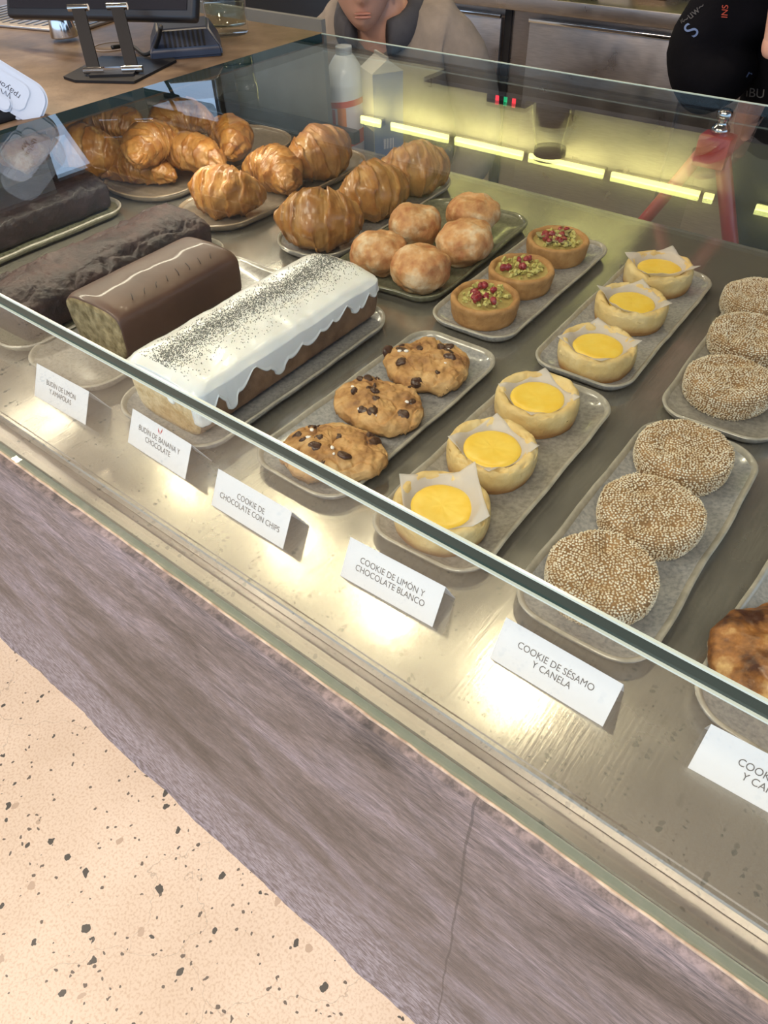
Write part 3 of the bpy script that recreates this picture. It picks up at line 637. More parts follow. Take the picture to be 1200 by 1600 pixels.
# ------------------------------------------------------------------ sesame cookies
def sesame_cookie(seed):
    t = thing('sesame_cookie', (0, 0, 0), 'x', 'cookie', 'sesame cookies'); r = .0475; h = .033
    dents = [(random.Random(seed * 3 + k).uniform(0, 6.28), random.Random(seed * 5 + k).uniform(.010, .036), random.Random(seed + k).uniform(.003, .007)) for k in range(3)]
    def shape(rr, z, a):
        v = Vector((rr * math.cos(a), rr * math.sin(a), z)); s = 1 + .045 * nz((math.cos(a), math.sin(a), z * 12), .9, seed)
        v.x *= s; v.y *= s
        if z > .012:
            v.z += .0035 * nz((v.x, v.y, 0), 20, seed) * (z / h)
            for da, dr, dd in dents:
                q = math.hypot(v.x - dr * math.cos(da), (v.y - dr * math.sin(da)) * .6); v.z -= dd * math.exp(-(q / .007) ** 2)
        return v
    prof = dens([(0, 0), (.036, 0), (.0435, .003), (.0468, .011), (.0474, .021), (.0455, .0290), (.038, .0325), (.022, .0330), (0, .033)], 5)
    prof[-1] = (0.0001, .033)
    V, F = lathe_data(prof, 90, lambda v, a: shape(math.hypot(v.x, v.y), v.z, a))
    mobj('cookie_body', V, F, M['sesame_dough'], t)
    rnd = random.Random(seed)
    # seeds laid evenly along rings
    V = []; F = []
    for j in range(1, len(prof)):
        pass
    arc = []; tot = 0
    for j in range(len(prof) - 1): d = math.hypot(prof[j + 1][0] - prof[j][0], prof[j + 1][1] - prof[j][1]); arc.append((tot, d, j)); tot += d
    s = .037
    while s < tot:
        for a0, d, j in arc:
            if a0 <= s < a0 + d: f = (s - a0) / d; rr = prof[j][0] + (prof[j + 1][0] - prof[j][0]) * f; zz = prof[j][1] + (prof[j + 1][1] - prof[j][1]) * f; break
        cnt = max(1, int(2 * PI * rr / .0029))
        for k in range(cnt):
            a = 2 * PI * (k + rnd.random() * .5) / cnt; jr = rnd.uniform(-.0007, .0007)
            if rnd.random() < .05: continue
            r2 = rr + (jr if zz > .028 else 0); z2 = zz + (0 if zz > .028 else jr)
            c = shape(r2, z2, a); e = .0012
            c1 = shape(r2, z2, a + .03) - c; c2 = (shape(r2 - .001, z2 + (.0002 if zz > .028 else .001), a) if zz > .024 else shape(r2, z2 + .001, a)) - c
            n_ = c1.cross(c2); 
            if n_.length < 1e-12: continue
            n_.normalize()
            if n_.dot(c - Vector((0, 0, .016))) < 0: n_ = -n_
            tdir = Matrix.Rotation(rnd.random() * PI, 3, n_) @ c1.normalized(); b_ = n_.cross(tdir); b0 = len(V)
            Ls, Ws, Hs = rnd.uniform(.0016, .0020), rnd.uniform(.0010, .00125), .0009; c = c + n_ * .0003
            V += [c + tdir * Ls, c - tdir * Ls * .9]
            for q in range(6): an = q * PI / 3; V.append(c + b_ * Ws * math.cos(an) + n_ * Hs * math.sin(an) - tdir * Ls * .2)
            for q in range(6): F.append((b0, b0 + 2 + q, b0 + 2 + (q + 1) % 6)); F.append((b0 + 1, b0 + 2 + (q + 1) % 6, b0 + 2 + q))
        s += .0026
    me = bpy.data.meshes.new('sesame_coating'); me.from_pydata([tuple(v) for v in V], [], F); me.update(); me.polygons.foreach_set('use_smooth', [True] * len(F)); me.materials.append(M['sesame'])
    o = bpy.data.objects.new('sesame_coating', me); col.objects.link(o); o.parent = t; o['kind'] = 'stuff'
    return t
protos = [sesame_cookie(s) for s in (2, 5, 9)]
ses = [((938, 898), 'sesame cookie at the front end of the front grey plate', 0), ((1018, 800), 'middle sesame cookie on the front grey plate', 1), ((1068, 708), 'rear sesame cookie on the front grey plate', 2),
       ((1139, 598), 'sesame cookie nearest the front on the back-row taupe plate', 1), ((1172, 528), 'middle sesame cookie on the back-row taupe plate', 2), ((1188, 467), 'rear sesame cookie on the back-row taupe plate', 0)]
used = set()
for q, lab, k in ses:
    t = protos[k] if k not in used else copy_tree(protos[k]); used.add(k)
    p = at(*q, DECK + .028); t.location = (p.x, p.y, WELL); t.rotation_euler.z = q[0] * .7; t['label'] = lab

# dark browned cookie at the right edge
t = thing('browned_cookie', at(1207, 1035, DECK + .02), 'dark browned lumpy cookie cut off by the right edge of the photo', 'cookie'); t.location.z = WELL
V, F = blob_data(.046, .056, .036, e=2.3, amp=.006, s=34, seed=44, nu=110, nv=60, ridge=.005); mobj('cookie_body', V, F, M['caramel'], t)

# ------------------------------------------------------------------ cheese buns
for i, (q, lab, r, dz) in enumerate([((657, 417), 'round cheese bun nearest the nut tarts at the front of the olive plate', .043, 0), ((592, 395), 'round cheese bun behind the rear end of the iced loaf', .042, 0),
        ((727, 378), 'pale round cheese bun at the right of the olive plate', .045, 0), ((647, 353), 'cheese bun in the middle of the group, touching the croissant plate', .042, 0.002), ((739, 335), 'rearmost pinkish cheese bun on the olive plate', .042, 0)]):
    t = thing('cheese_bun', at(q[0], q[1], DECK + .035), lab, 'bun', 'round cheese buns'); t.location.z = WELL + dz
    V, F = blob_data(r, r * .95, .058, e=2.25, amp=.0048, s=30, seed=60 + i, nu=110, nv=60, ridge=.004); mobj('bun_body', V, F, M['bun'], t)
    t.rotation_euler.z = i * 1.1

# ------------------------------------------------------------------ croissants
def rib_colour(m):
    nt = m.node_tree; n = nt.nodes; L = nt.links; b = n['Principled BSDF']; a = n.new('ShaderNodeAttribute'); a.attribute_name = 'rib'
    mr = n.new('ShaderNodeMapRange'); mr.inputs[1].default_value = .0; mr.inputs[2].default_value = .8; mr.inputs[3].default_value = .85; mr.inputs[4].default_value = 0; L.new(a.outputs['Fac'], mr.inputs[0])
    mu = n.new('ShaderNodeMath'); mu.operation = 'MULTIPLY'; L.new(mr.outputs[0], mu.inputs[0]); L.new(n['N1'].outputs[0], mu.inputs[1])
    k = n.new('ShaderNodeMix'); k.data_type = 'RGBA'; L.new(mu.outputs[0], k.inputs[0]); L.new(n['RAMP'].outputs[0], k.inputs[6]); k.inputs[7].default_value = (.56, .33, .11, 1); L.new(k.outputs[2], b.inputs['Base Color'])
rib_colour(M['croissant'])
def croissant(seed, length=.15, rad=.036, bend=.9, fat=1.0, nseg=7):
    t = thing('croissant', (0, 0, 0), 'x', 'croissant', 'croissants')
    NU, NV = 130, 56; RB = []; V = []; F = []; rnd = random.Random(seed); ph = rnd.random()
    for i in range(NU + 1):
        u = -1 + 2 * i / NU; au = abs(u)
        env = (1 - au ** 2.1) ** .62 * (1 - .28 * au) if au < 1 else 0
        an = u * bend; Rr = length / (2 * max(bend, .2)); c = Vector((Rr * math.sin(an), -Rr * (1 - math.cos(an)) , 0))
        tx = Vector((math.cos(an), -math.sin(an), 0)); side = Vector((math.sin(an), math.cos(an), 0))
        for k in range(NV):
            a = 2 * PI * k / NV
            q = au * nseg * .5 + .17 * math.sin(a + seed) * (1 if u > 0 else -1) + .35 * nz((u * 2, math.cos(a), math.sin(a)), 1.1, seed + 9) + ph
            fr = q - math.floor(q)
            step = (1 - fr) ** 1.5
            rr = rad * (.14 + .86 * env) * (1 + .105 * step * (1 if au < .93 else 0) - .04) + .0045 * nz((u * 2.2, math.cos(a), math.sin(a)), 1.5, seed) + .0010 * nz((u * 26, math.cos(a) * 2, math.sin(a) * 2), 1.5, seed + 3); RB.append(step)
            if au > .999: rr *= .3
            off = side * math.cos(a) * rr * 1.08 * fat + Vector((0, 0, 1)) * math.sin(a) * rr * (1.0)
            p = c + off + tx * .004 * math.sin(a) * (1 if u > 0 else -1); p.z += rad * .92 - .012 * au ** 3
            if p.z < .002: p.z = .002 + (p.z - .002) * .15
            V.append(p)
    for i in range(NU):
        for k in range(NV): F.append((i * NV + k, i * NV + (k + 1) % NV, (i + 1) * NV + (k + 1) % NV, (i + 1) * NV + k))
    F.append(tuple(range(NV))); F.append(tuple(NU * NV + k for k in range(NV))[::-1])
    o = mobj('croissant_body', V, F, M['croissant'], t)
    if len(o.data.vertices) == len(RB):
        at_ = o.data.attributes.new('rib', 'FLOAT', 'POINT'); at_.data.foreach_set('value', RB)
    return t
# (pixel of centre, mid height above deck, rz deg, length, rad, bend, label, base lift, tilt)
crs = [
    ((500, 345), .040, 215, .140, .047, 1.15, 'croissant at the front of the grey oval plate, just behind the iced loaf', 0, 0),
    ((580, 302), .040, 250, .130, .046, 1.0, 'middle croissant on the grey oval plate', 0, 0),
    ((645, 266), .040, 235, .135, .045, 1.1, 'rearmost croissant on the grey oval plate, nearest the buns', 0, 0),
    ((357, 303), .035, 200, .140, .042, 1.1, 'croissant at the front end of the brown rimmed middle plate', 0, 0),
    ((424, 272), .035, 350, .150, .038, .8, 'lumpy croissant in the centre of the brown rimmed middle plate', 0, 0),
    ((494, 243), .042, 265, .150, .047, .8, 'smooth rounded croissant at the rear of the middle plate', 0, 0),
    ((215, 270), .025, 25, .165, .030, .45, 'long croissant lying lowest at the front of the large heap', 0, 0),
    ((140, 228), .050, 200, .150, .045, 1.1, 'big swirled croissant at the left of the large heap', .012, 0),
    ((290, 232), .045, 15, .170, .034, .5, 'long croissant across the middle of the large heap', .018, 0),
    ((235, 205), .060, 100, .140, .036, .8, 'croissant on top in the middle of the large heap', .040, 0),
    ((350, 205), .050, 330, .160, .036, .8, 'croissant at the right end of the large heap', .016, 0),
    ((280, 180), .050, 70, .140, .038, .9, 'upright looking croissant at the back of the large heap', .030, 0),
    ((175, 185), .050, 30, .150, .034, .8, 'croissant at the back left of the large heap', .040, 0),
    ((112, 192), .045, 120, .140, .036, .8, 'croissant partly hidden under the worktop edge', .010, 0),
]
for i, (q, hz, rz, ln, rd, bd, lab, lift, tilt) in enumerate(crs):
    t = croissant(80 + i, ln, rd, bd); p = at(q[0], q[1], DECK + hz + lift); a = R(rz)
    t.rotation_euler = (0, 0, a); t['label'] = lab
    cc = Vector((0, -ln / (2 * bd) * (1 - math.cos(bd)) * .45, 0)); cc.rotate(Matrix.Rotation(a, 3, 'Z'))
    t.location = (p.x - cc.x, p.y - cc.y, WELL - .001 + lift)
t = thing('raisin_pastry', at(35, 232, DECK + .04), 'pale knobbly pastry at the far left, behind the dark loaf', 'pastry'); t.location.z = WELL
V, F = blob_data(.062, .05, .06, e=2.2, amp=.010, s=26, seed=91, nu=80, nv=44, ridge=.006); mobj('pastry_body', V, F, M['bun'], t)
setp(t, cat='pastry')

# ------------------------------------------------------------------ loaves
def loaf_data(w, l, h, dome=.012, taper=.10, amp=.0015, s=40, seed=1, crack=0, NL=70, NC=56):
    V = []; F = []
    for i in range(NL + 1):
        y = -l / 2 + l * i / NL; e = min(1, (l / 2 - abs(y)) / .004)
        for k in range(NC):
            t = k / NC
            # cross section outline: bottom, right, top, left
            a = 2 * PI * t; n_ = 5.0; c, s_ = math.cos(a), math.sin(a)
            x = math.copysign(abs(c) ** (2 / n_), c) * w / 2; z = math.copysign(abs(s_) ** (2 / n_), s_) * .5 + .5
            x *= 1 + taper * (z - 1)
            top = max(0, z - .5) * 2; zz = z * h + dome * top * (1 - (x / (w / 2)) ** 2)
            v = Vector((x, y, zz)); d = nz(v, s, seed) * amp
            v.x += math.copysign(d, x) ; v.z += d * top
            if crack and top > .5:
                off = .012 * math.sin(y * 30) + .01 * nz((0, y, 0), 18, seed); g = abs(x - off)
                v.z += top * (.007 * math.exp(-(g / .022) ** 2) - .011 * math.exp(-(g / .0045) ** 2) * (.6 + .6 * abs(nz((0, y, 1), 30, seed)))) + top * .003 * nz(v, 60, seed + 1)
            q = max(0, 1 - (l / 2 - abs(y)) / .012); v.z -= q * q * .004 * top; v.x *= 1 - .02 * q * q
            if crack:
                ck = abs(noise.noise(Vector((x * 26, y * 15, z * 2 + seed)))); v.z -= top * .006 * max(0, 1 - ck / .07)
            V.append(v)
    for i in range(NL):
        for k in range(NC): F.append((i * NC + k, i * NC + (k + 1) % NC, (i + 1) * NC + (k + 1) % NC, (i + 1) * NC + k))
    F.append(tuple(range(NC))[::-1]); F.append(tuple(NL * NC + k for k in range(NC)))
    return V, F
def loaf(loc, w, l, h, m, mcut, label, rz=0, name='loaf_cake', **k):
    t = thing(name, loc, label, 'cake', None, rz); V, F = loaf_data(w, l, h, **k); mobj('cake_body', V, F, m, t)
    if mcut:                                   # cut face: thin slab of crumb on the near end
        NC = k.get('NC', 56); ring = V[:NC]; c = Vector((0, 0, h / 2)); V2 = []; F2 = []
        for sc, dy in ((.985, .0), (.972, -.0015), (.8, -.0017), (.55, -.002), (.3, -.002)):
            for v in ring: V2.append(Vector(((v.x) * sc, v.y + dy + (.0006 * nz(v * sc, 130, 3) if sc < .98 else 0), c.z + (v.z - c.z) * sc)))
        for j in range(4):
            for i in range(NC): F2.append((j * NC + i, j * NC + (i + 1) % NC, (j + 1) * NC + (i + 1) % NC, (j + 1) * NC + i))
        F2.append(tuple(4 * NC + i for i in range(NC)))
        mobj('cut_face', V2, F2, mcut, t)
    return t
LB = WELL
la = loaf((-1.215, .545, LB), .125, .27, .050, M['cake_dark'], None, 'nearly black loaf cake at the far left of the case', dome=.010, amp=.005, s=30, seed=3)
lb = loaf((-.935, .505, LB), .120, .33, .050, M['cake_choc'], None, 'dark chocolate loaf with a long cracked top', rz=R(2), dome=.008, amp=.003, s=35, seed=5, crack=1, NC=110, NL=140)
lc = loaf((-.786, .492, LB), .112, .205, .068, M['glaze'], M['cake_crumb'], 'loaf coated in smooth milk chocolate with a cut crumb face', rz=R(2), dome=.004, amp=.0008, s=16, seed=7)
for k in range(8):     # thin score marks in the glaze
    y = -.06 + k * .019
    tube('glaze_scratch', [(.030 + .004 * math.sin(k), y, .0716), (.037, y - .004, .0712), (.043, y - .008, .0705)], .0005, M['cake_dark'], lc, n=5)
# iced loaf
LW, LL, LH = .118, .315, .064
ld = loaf((-.594, .500, LB), LW, LL, LH, M['lemon_side'], M['lemon_crumb'], 'lemon loaf covered in white dripping icing and poppy seeds', rz=R(1), dome=.008, amp=.0012, s=30, seed=9, taper=.12)
def icing():
    def dome(x, y):
        z = LH + .0095 * (1 - (x / (LW / 2)) ** 2) + .003 + .0022 * nz((x, y, 0), 22, 4) - .0022 * math.exp(-((x - .016 - .006 * math.sin(y * 26)) / .006) ** 2) * (1 if -.07 < y < .09 else .3)
        return z
    # outline walk of rounded rectangle
    Q = rrect(LW / 2 + .0015, LL / 2 + .001, .012, 8)
    dens_ = []
    n0 = len(Q)
    for i in range(n0):
        p, q = Q[i], Q[(i + 1) % n0]; d = math.hypot(q[0] - p[0], q[1] - p[1]); m_ = max(1, int(d / .0009))
        for k in range(m_): f = k / m_; dens_.append((p[0] + (q[0] - p[0]) * f, p[1] + (q[1] - p[1]) * f))
    # drips: (x side, y centre, depth, half-width)
    # (side, centre, lobe depth, lobe half-width, drip depth, drip half-width)
    drips = [('R', -.152, .036, .021, .044, .010), ('R', -.112, .026, .021, .043, .0062), ('R', -.098, .020, .018, 0, 1), ('R', -.052, .017, .018, 0, 1), ('R', -.034, .028, .026, .040, .0072), ('R', -.012, .022, .026, 0, 1), ('R', .020, .020, .026, 0, 1),
             ('R', .048, .015, .020, 0, 1), ('R', .070, .013, .016, .020, .0070), ('R', .108, .015, .018, .027, .0065), ('R', .120, .018, .012, 0, 1), ('R', .148, .014, .014, 0, 1),
             ('L', -.11, .018, .03, .03, .007), ('L', -.02, .016, .03, .028, .008), ('L', .08, .018, .03, .026, .008),
             ('F', -.040, .010, .016, 0, 1), ('F', .0, .010, .014, 0, 1), ('F', .016, .014, .012, .034, .0052), ('F', .050, .016, .02, 0, 1), ('B', -.03, .014, .02, .02, .007), ('B', .03, .016, .02, .028, .008)]
    def lobe(u, d, hw): return d * max(0, 1 - (abs(u) / hw) ** 2.6) ** .5 if abs(u) < hw else 0
    def depth(x, y):
        d = .0075 + .0012 * math.sin((x + y) * 160)
        for s, c, ld_, lw, dd, hw in drips:
            if s == 'R' and x > LW / 2 - .008: u = y - c
            elif s == 'L' and x < -LW / 2 + .008: u = y - c
            elif s == 'F' and y < -LL / 2 + .006: u = x - c
            elif s == 'B' and y > LL / 2 - .006: u = x - c
            else: continue
            a = .006 + ld_ * (.5 + .5 * math.cos(min(1, abs(u) / (lw * 1.25)) * PI)) ** .75
            b = 0
            if dd:
                if abs(u) < hw: b = dd - hw * .9 + hw * .9 * math.sqrt(1 - (u / hw) ** 2)
                elif abs(u) < hw * 1.9: b = a + (dd - hw * .9 - a) * max(0, 1 - (abs(u) - hw) / (hw * .35)) ** 3
            d = max(d, a, b)
        return min(d, LH - .008)
    V = []; F = []; N = len(dens_); rin = 16
    for j in range(rin + 1):
        f = j / rin; f2 = f ** .8
        for (x, y) in dens_:
            xx, yy = x * f2, y * (f2 if True else 1)
            rim = max(0, f - .86) / .14
            V.append((xx, yy, dome(xx, yy) - .006 * rim ** 2))
    rows = 26
    for j in range(1, rows + 1):
        f = j / rows
        for (x, y) in dens_:
            d = depth(x, y) * f; z = dome(x, y) - .006 - d
            # follow the tapered wall, bulge near the lower lip
            tp = .12 * (1 - (z / LH)) ; bulge = .0014 + .0009 * math.sin(min(1, f * 1.5) * PI * .5) + .0010 * math.exp(-((f * d / max(d, 1e-6) - .90) / .10) ** 2)
            if f > .97: bulge = .0010
            if f > .995: bulge = -.0015
            nx = x * (1 - tp) ; L_ = math.hypot(x / (LW / 2), y / (LL / 2)) or 1
            ox = (1 if x > LW / 2 - .004 else -1 if x < -LW / 2 + .004 else 0) * bulge; oy = (1 if y > LL / 2 - .004 else -1 if y < -LL / 2 + .004 else 0) * bulge
            V.append((nx + ox, y + oy, z))
    tot = rin + 1 + rows
    for j in range(tot - 1):
        for i in range(N): F.append((j * N + i, j * N + (i + 1) % N, (j + 1) * N + (i + 1) % N, (j + 1) * N + i))
    return V, F
V, F = icing(); ic = mobj('white_icing', V, F, M['icing'], ld)
bv = BVHTree.FromPolygons([tuple(v) for v in V], F); rnd = random.Random(5); V = []; F = []
for k in range(7000):
    y = rnd.uniform(-.150, .150); band = -.006 + .004 * math.sin(y * 25); x = rnd.gauss(band, .0125)
    if k > 6200: x = rnd.uniform(-.045, .045)
    if abs(x) > .055: continue
    hit = bv.ray_cast(Vector((x, y, .2)), Vector((0, 0, -1)))
    if not hit[0]: continue
    c = hit[0] + Vector((0, 0, .0003)); s = rnd.uniform(.00045, .0008); b0 = len(V)
    V += [c + Vector(d) * s for d in ((1, 0, 0), (-1, 0, 0), (0, 1, 0), (0, -1, 0), (0, 0, 1), (0, 0, -1))]
    for f in ((0, 2, 4), (2, 1, 4), (1, 3, 4), (3, 0, 4), (2, 0, 5), (1, 2, 5), (3, 1, 5), (0, 3, 5)): F.append(tuple(b0 + i for i in f))
me = bpy.data.meshes.new('poppy_seeds'); me.from_pydata([tuple(v) for v in V], [], F); me.materials.append(M['poppy'])
o = bpy.data.objects.new('poppy_seeds', me); col.objects.link(o); o.parent = ld; o['kind'] = 'stuff'

# ------------------------------------------------------------------ name cards
cards = [((57, 620), (130, 662), 'BUDÍN DE LIMÓN\nY AMAPOLAS', 'white tent card reading BUDÍN DE LIMÓN Y AMAPOLAS'),
         ((198, 690), (291, 751), 'BUDÍN DE BANANA Y\nCHOCOLATE', 'white tent card reading BUDÍN DE BANANA Y CHOCOLATE with a small red leaf mark'),
         ((332, 790), (440, 857), 'COOKIE DE\nCHOCOLATE CON CHIPS', 'white tent card reading COOKIE DE CHOCOLATE CON CHIPS'),
         ((532, 900), (675, 980), 'COOKIE DE LIMÓN Y\nCHOCOLATE BLANCO', 'white tent card reading COOKIE DE LIMÓN Y CHOCOLATE BLANCO'),
         ((765, 1028), (942, 1136), 'COOKIE DE SÉSAMO\nY CANELA', 'white tent card reading COOKIE DE SÉSAMO Y CANELA'),
         ((1076, 1196), (1205, 1268), 'COOKIE DE\nY CARA', 'white tent card at the right edge beginning COOKIE DE, cut off by the frame')]
for i, (a, b_, s, lab) in enumerate(cards):
    p = at(*a, DECK); q = at(*b_, DECK); wd = .101
    c = (p + q) / 2 if i < 5 else p + Vector((wd / 2, 0, 0))
    t = thing('name_card', (c.x, c.y, DECK + .0002), lab, 'name card', 'white name cards along the front of the deck', math.atan2((q - p).y, (q - p).x))
    hh = .036; dy = .019; T = .0005; w2 = wd / 2; V = []; 
    for x in (-w2, w2):
        V += [(x, 0, 0), (x, dy, hh), (x, dy * 2.0, 0), (x, dy * 2 - T * 1.2, 0), (x, dy, hh - T * 2.2), (x, T * 1.2, 0)]
    F = [(0, 6, 7, 1), (1, 7, 8, 2), (2, 8, 9, 3), (3, 9, 10, 4), (4, 10, 11, 5), (5, 11, 6, 0), (0, 1, 4, 5), (1, 2, 3, 4), (6, 11, 10, 7), (7, 10, 9, 8)]
    mobj('folded_card', V, F, M['paper'], t, smooth=False)
    tx = text_mesh('lettering', s, .0088, M['ink'], t, sx=.82)
    if i == 5: tx.data.transform(Matrix.Translation((-.006, 0, 0)))
    tilt = math.atan2(hh, dy); n_ = Vector((0, -math.sin(tilt), math.cos(tilt)))
    tx.rotation_euler = (tilt, 0, 0); tx.location = Vector((0, dy * .5, hh * .5)) + n_ * .0003
    if i == 1:
        lf = mobj('leaf_mark', [(-.004, .004, 0), (-.0015, .0015, 0), (0, -.002, 0), (-.0028, 0, 0), (.0035, .006, 0), (.0032, .002, 0), (.0006, -.002, 0), (.0012, .002, 0)], [(0, 1, 2, 3), (4, 5, 6, 7)], M['redink'], t, smooth=False)
        lf.rotation_euler = (tilt, 0, 0); lf.location = Vector((0, dy * .5, hh * .5)) + n_ * .0003 + Vector((0, math.cos(tilt), math.sin(tilt))) * .0125

# ------------------------------------------------------------------ things on the brown worktop
ZT = GT + .0003
# tablet stand seen from behind
pts = [(100, 123), (118, 129), (210, 131), (276, 97), (270, 93), (160, 91)]
W3 = [at(x, y, ZT) for x, y in pts]; c = sum(W3, Vector()) / len(W3)
st = thing('tablet_stand', (c.x, c.y, ZT), 'black metal tablet stand with two arms on the brown worktop', 'tablet stand')
bm = bmesh.new(); vs = [bm.verts.new((p.x - c.x, p.y - c.y, 0)) for p in W3]; f = bm.faces.new(vs); r_ = bmesh.ops.extrude_face_region(bm, geom=[f]); bmesh.ops.translate(bm, vec=(0, 0, .003), verts=[v for v in r_['geom'] if isinstance(v, bmesh.types.BMVert)])
bmo('base_plate', bm, M['blackmetal'], st)
a0 = at(147, 110, ZT + .008) ; a1 = at(207, 108, ZT + .008)
hx = (a1 - a0); along = hx.normalized(); up_dir = None
tb = Vector((0, 0, 0))
def bar(name, p, q, wdt, th, m, parent, side):
    p = Vector(p); q = Vector(q); d = (q - p); n_ = d.normalized(); s_ = (side - n_ * side.dot(n_)).normalized(); k = n_.cross(s_); V = []
    for e in (p, q):
        for a, b_ in ((-1, -1), (1, -1), (1, 1), (-1, 1)): V.append(e + s_ * a * wdt / 2 + k * b_ * th / 2)
    F = [(0, 1, 2, 3), (7, 6, 5, 4), (0, 4, 5, 1), (1, 5, 6, 2), (2, 6, 7, 3), (3, 7, 4, 0)]
    return mobj(name, V, F, m, parent, smooth=False)
# the arms rise and lean away from the case; tops found on the tablet's plane
tops = [aty(122, 12, a0.y + .035), aty(183, 10, a1.y + .035)]
for a, tp in zip((a0, a1), tops):
    bar('arm', a - c - Vector((0, 0, ZT - c.z)), tp - c - Vector((0, 0, ZT - c.z)), .017, .005, M['blackmetal'], st, along)
    for e in (a, tp):
        e = e - Vector((c.x, c.y, ZT))
        cyl('hinge_bolt', e - along * .014, e + along * .014, .0042, M['chrome'], st, n=14)
bar('hinge_block', a0 - Vector((c.x, c.y, ZT)) - Vector((0, 0, .005)) - along * .004, a1 - Vector((c.x, c.y, ZT)) - Vector((0, 0, .005)) + along * .004, .03, .006, M['blackmetal'], st, Vector((-along.y, along.x, 0)))
bar('hinge_rod', a0 - Vector((c.x, c.y, ZT)) + along * .01, a1 - Vector((c.x, c.y, ZT)) - along * .01, .006, .006, M['chrome'], st, Vector((-along.y, along.x, 0)))
# tablet: slab whose lower edge is in frame
tl = [aty(18, 30, a0.y + .05), aty(308, 36, a1.y + .09)]
tbl = thing('tablet', (tl[0] + tl[1]) / 2, 'large black tablet screen seen from behind at the top left', 'tablet')
ax = (tl[1] - tl[0]); wdt = ax.length; ax.normalize(); back = Vector((0, 0, 1)).cross(ax).normalized(); upv = (Vector((0, 0, 1)) + back * .45).normalized(); nrm = ax.cross(upv)
Mx = Matrix((( ax.x, nrm.x, upv.x, 0), (ax.y, nrm.y, upv.y, 0), (ax.z, nrm.z, upv.z, 0), (0, 0, 0, 1)))
box('shell', -wdt / 2, wdt / 2, -.008, .010, 0, .19, M['black'], tbl, bev=.006, seg=3, M=Mx)
box('screen', -wdt / 2 + .01, wdt / 2 - .01, .0101, .0112, .012, .18, mat('dark_screen', (.02, .02, .025), rough=.1), tbl, M=Mx)
box('rear_battery_cover', -wdt / 2 + .05, wdt / 2 - .07, -.014, -.0075, .004, .12, M['black'], tbl, bev=.003, M=Mx)
# navy dock
dk = at(290, 68, ZT + .012); dt = thing('charging_dock', (dk.x, dk.y, ZT), 'dark navy vented charging dock beside the water glass', 'charging dock', rz=R(50))
V = []
for x, y, z in ((-.052, -.035, 0), (.052, -.035, 0), (.052, .035, 0), (-.052, .035, 0), (-.052, -.035, .012), (.052, -.035, .012), (.052, .035, .016), (-.052, .035, .016), (-.036, -.016, .034), (.036, -.016, .034), (.038, .028, .040), (-.038, .028, .040)): V.append((x, y, z))
bm = bmesh.new(); vs = [bm.verts.new(v) for v in V]
for f in ((3, 2, 1, 0), (0, 1, 5, 4), (1, 2, 6, 5), (2, 3, 7, 6), (3, 0, 4, 7), (4, 5, 9, 8), (5, 6, 10, 9), (6, 7, 11, 10), (7, 4, 8, 11), (8, 9, 10, 11)): bm.faces.new([vs[i] for i in f])
bmesh.ops.bevel(bm, geom=list(bm.edges), offset=.003, segments=3, affect='EDGES'); bmo('dock_body', bm, M['navy'], dt, smooth=True, autos=35)
for k in range(9):
    x = -.028 + k * .007; bar('vent_slot', (x, -.033, .0145), (x, -.0185, .0315), .0032, .002, M['black'], dt, Vector((1, 0, 0)))
# glass of water
gp = at(357, 52, ZT); gt = thing('water_glass', (gp.x, gp.y, ZT), 'clear tumbler half full of water behind the navy dock', 'glass')
lathe('tumbler', [(0, 0), (.030, 0), (.033, .003), (.0355, .09), (.0345, .091), (.0335, .089), (.031, .012), (0, .010)], M['clear'], gt, n=48)
lathe('water', [(0, .0105), (.0306, .0125), (.0322, .042), (0, .042)], M['water'], gt, n=48)
# drip tray
tr = [at(85, 73, ZT), at(-60, 38, ZT), at(60, -20, ZT), at(190, 38, ZT)]
dtc = (tr[0] + tr[1] + tr[2] + tr[3]) / 4; ex = (tr[3] - tr[0]); ey = (tr[1] - tr[0]); ang = math.atan2(ex.y, ex.x)
tt = thing('drip_tray', (dtc.x, dtc.y, ZT), 'steel slotted drip tray at the top left of the worktop', 'tray', rz=ang); lx, ly = ex.length / 2, ey.length / 2
box('tray_rim', -lx, lx, -ly, ly, 0, .004, M['steel'], tt, bev=.001); 
for k in range(16):
    y = -ly + .012 + (2 * ly - .024) * k / 15; box('slot', -lx + .015, lx - .015, y - .0022, y + .0022, .0041, .0046, M['black'], tt)
cp = at(101, 56, ZT + .006); ct = thing('steel_cup', (cp.x, cp.y, ZT + .0052), 'small shiny steel cup standing upside down on the drip tray', 'cup')
lathe('cup_body', [(0, 0), (.021, 0), (.0215, .002), (.0165, .030), (.0155, .033), (0, .034)], M['chrome'], ct, n=40)
# grommet and cable
gp = at(175, 73, ZT); g = thing('cable_grommet', (gp.x, gp.y, GT), 'dark round cable hole in the worktop behind the tablet stand', 'grommet')
lathe('ring', [(.028, 0), (.031, 0), (.031, .0012), (.027, .0012), (.027, .0004), (.028, 0)], M['worktop'], g, n=40); lathe('dark_opening', [(0, .0006), (.027, .0006), (.027, .0002), (0, .0002)], mat('brown_recess', (.09, .06, .04), rough=.6), g, n=40)
cb = [at(175, 74, ZT + .01), at(205, 72, ZT + .006), at(225, 85, ZT + .004), at(240, 78, ZT + .012), at(248, 60, ZT + .03), at(252, 40, ZT + .05)]
pp = []
for i in range(len(cb) - 1):
    p0, p1, p2, p3 = cb[max(i - 1, 0)], cb[i], cb[i + 1], cb[min(i + 2, len(cb) - 1)]
    for j in range(8): s = j / 8; pp.append(.5 * ((2 * p1) + (p2 - p0) * s + (2 * p0 - 5 * p1 + 4 * p2 - p3) * s * s + (-p0 + 3 * p1 - 3 * p2 + p3) * s ** 3))
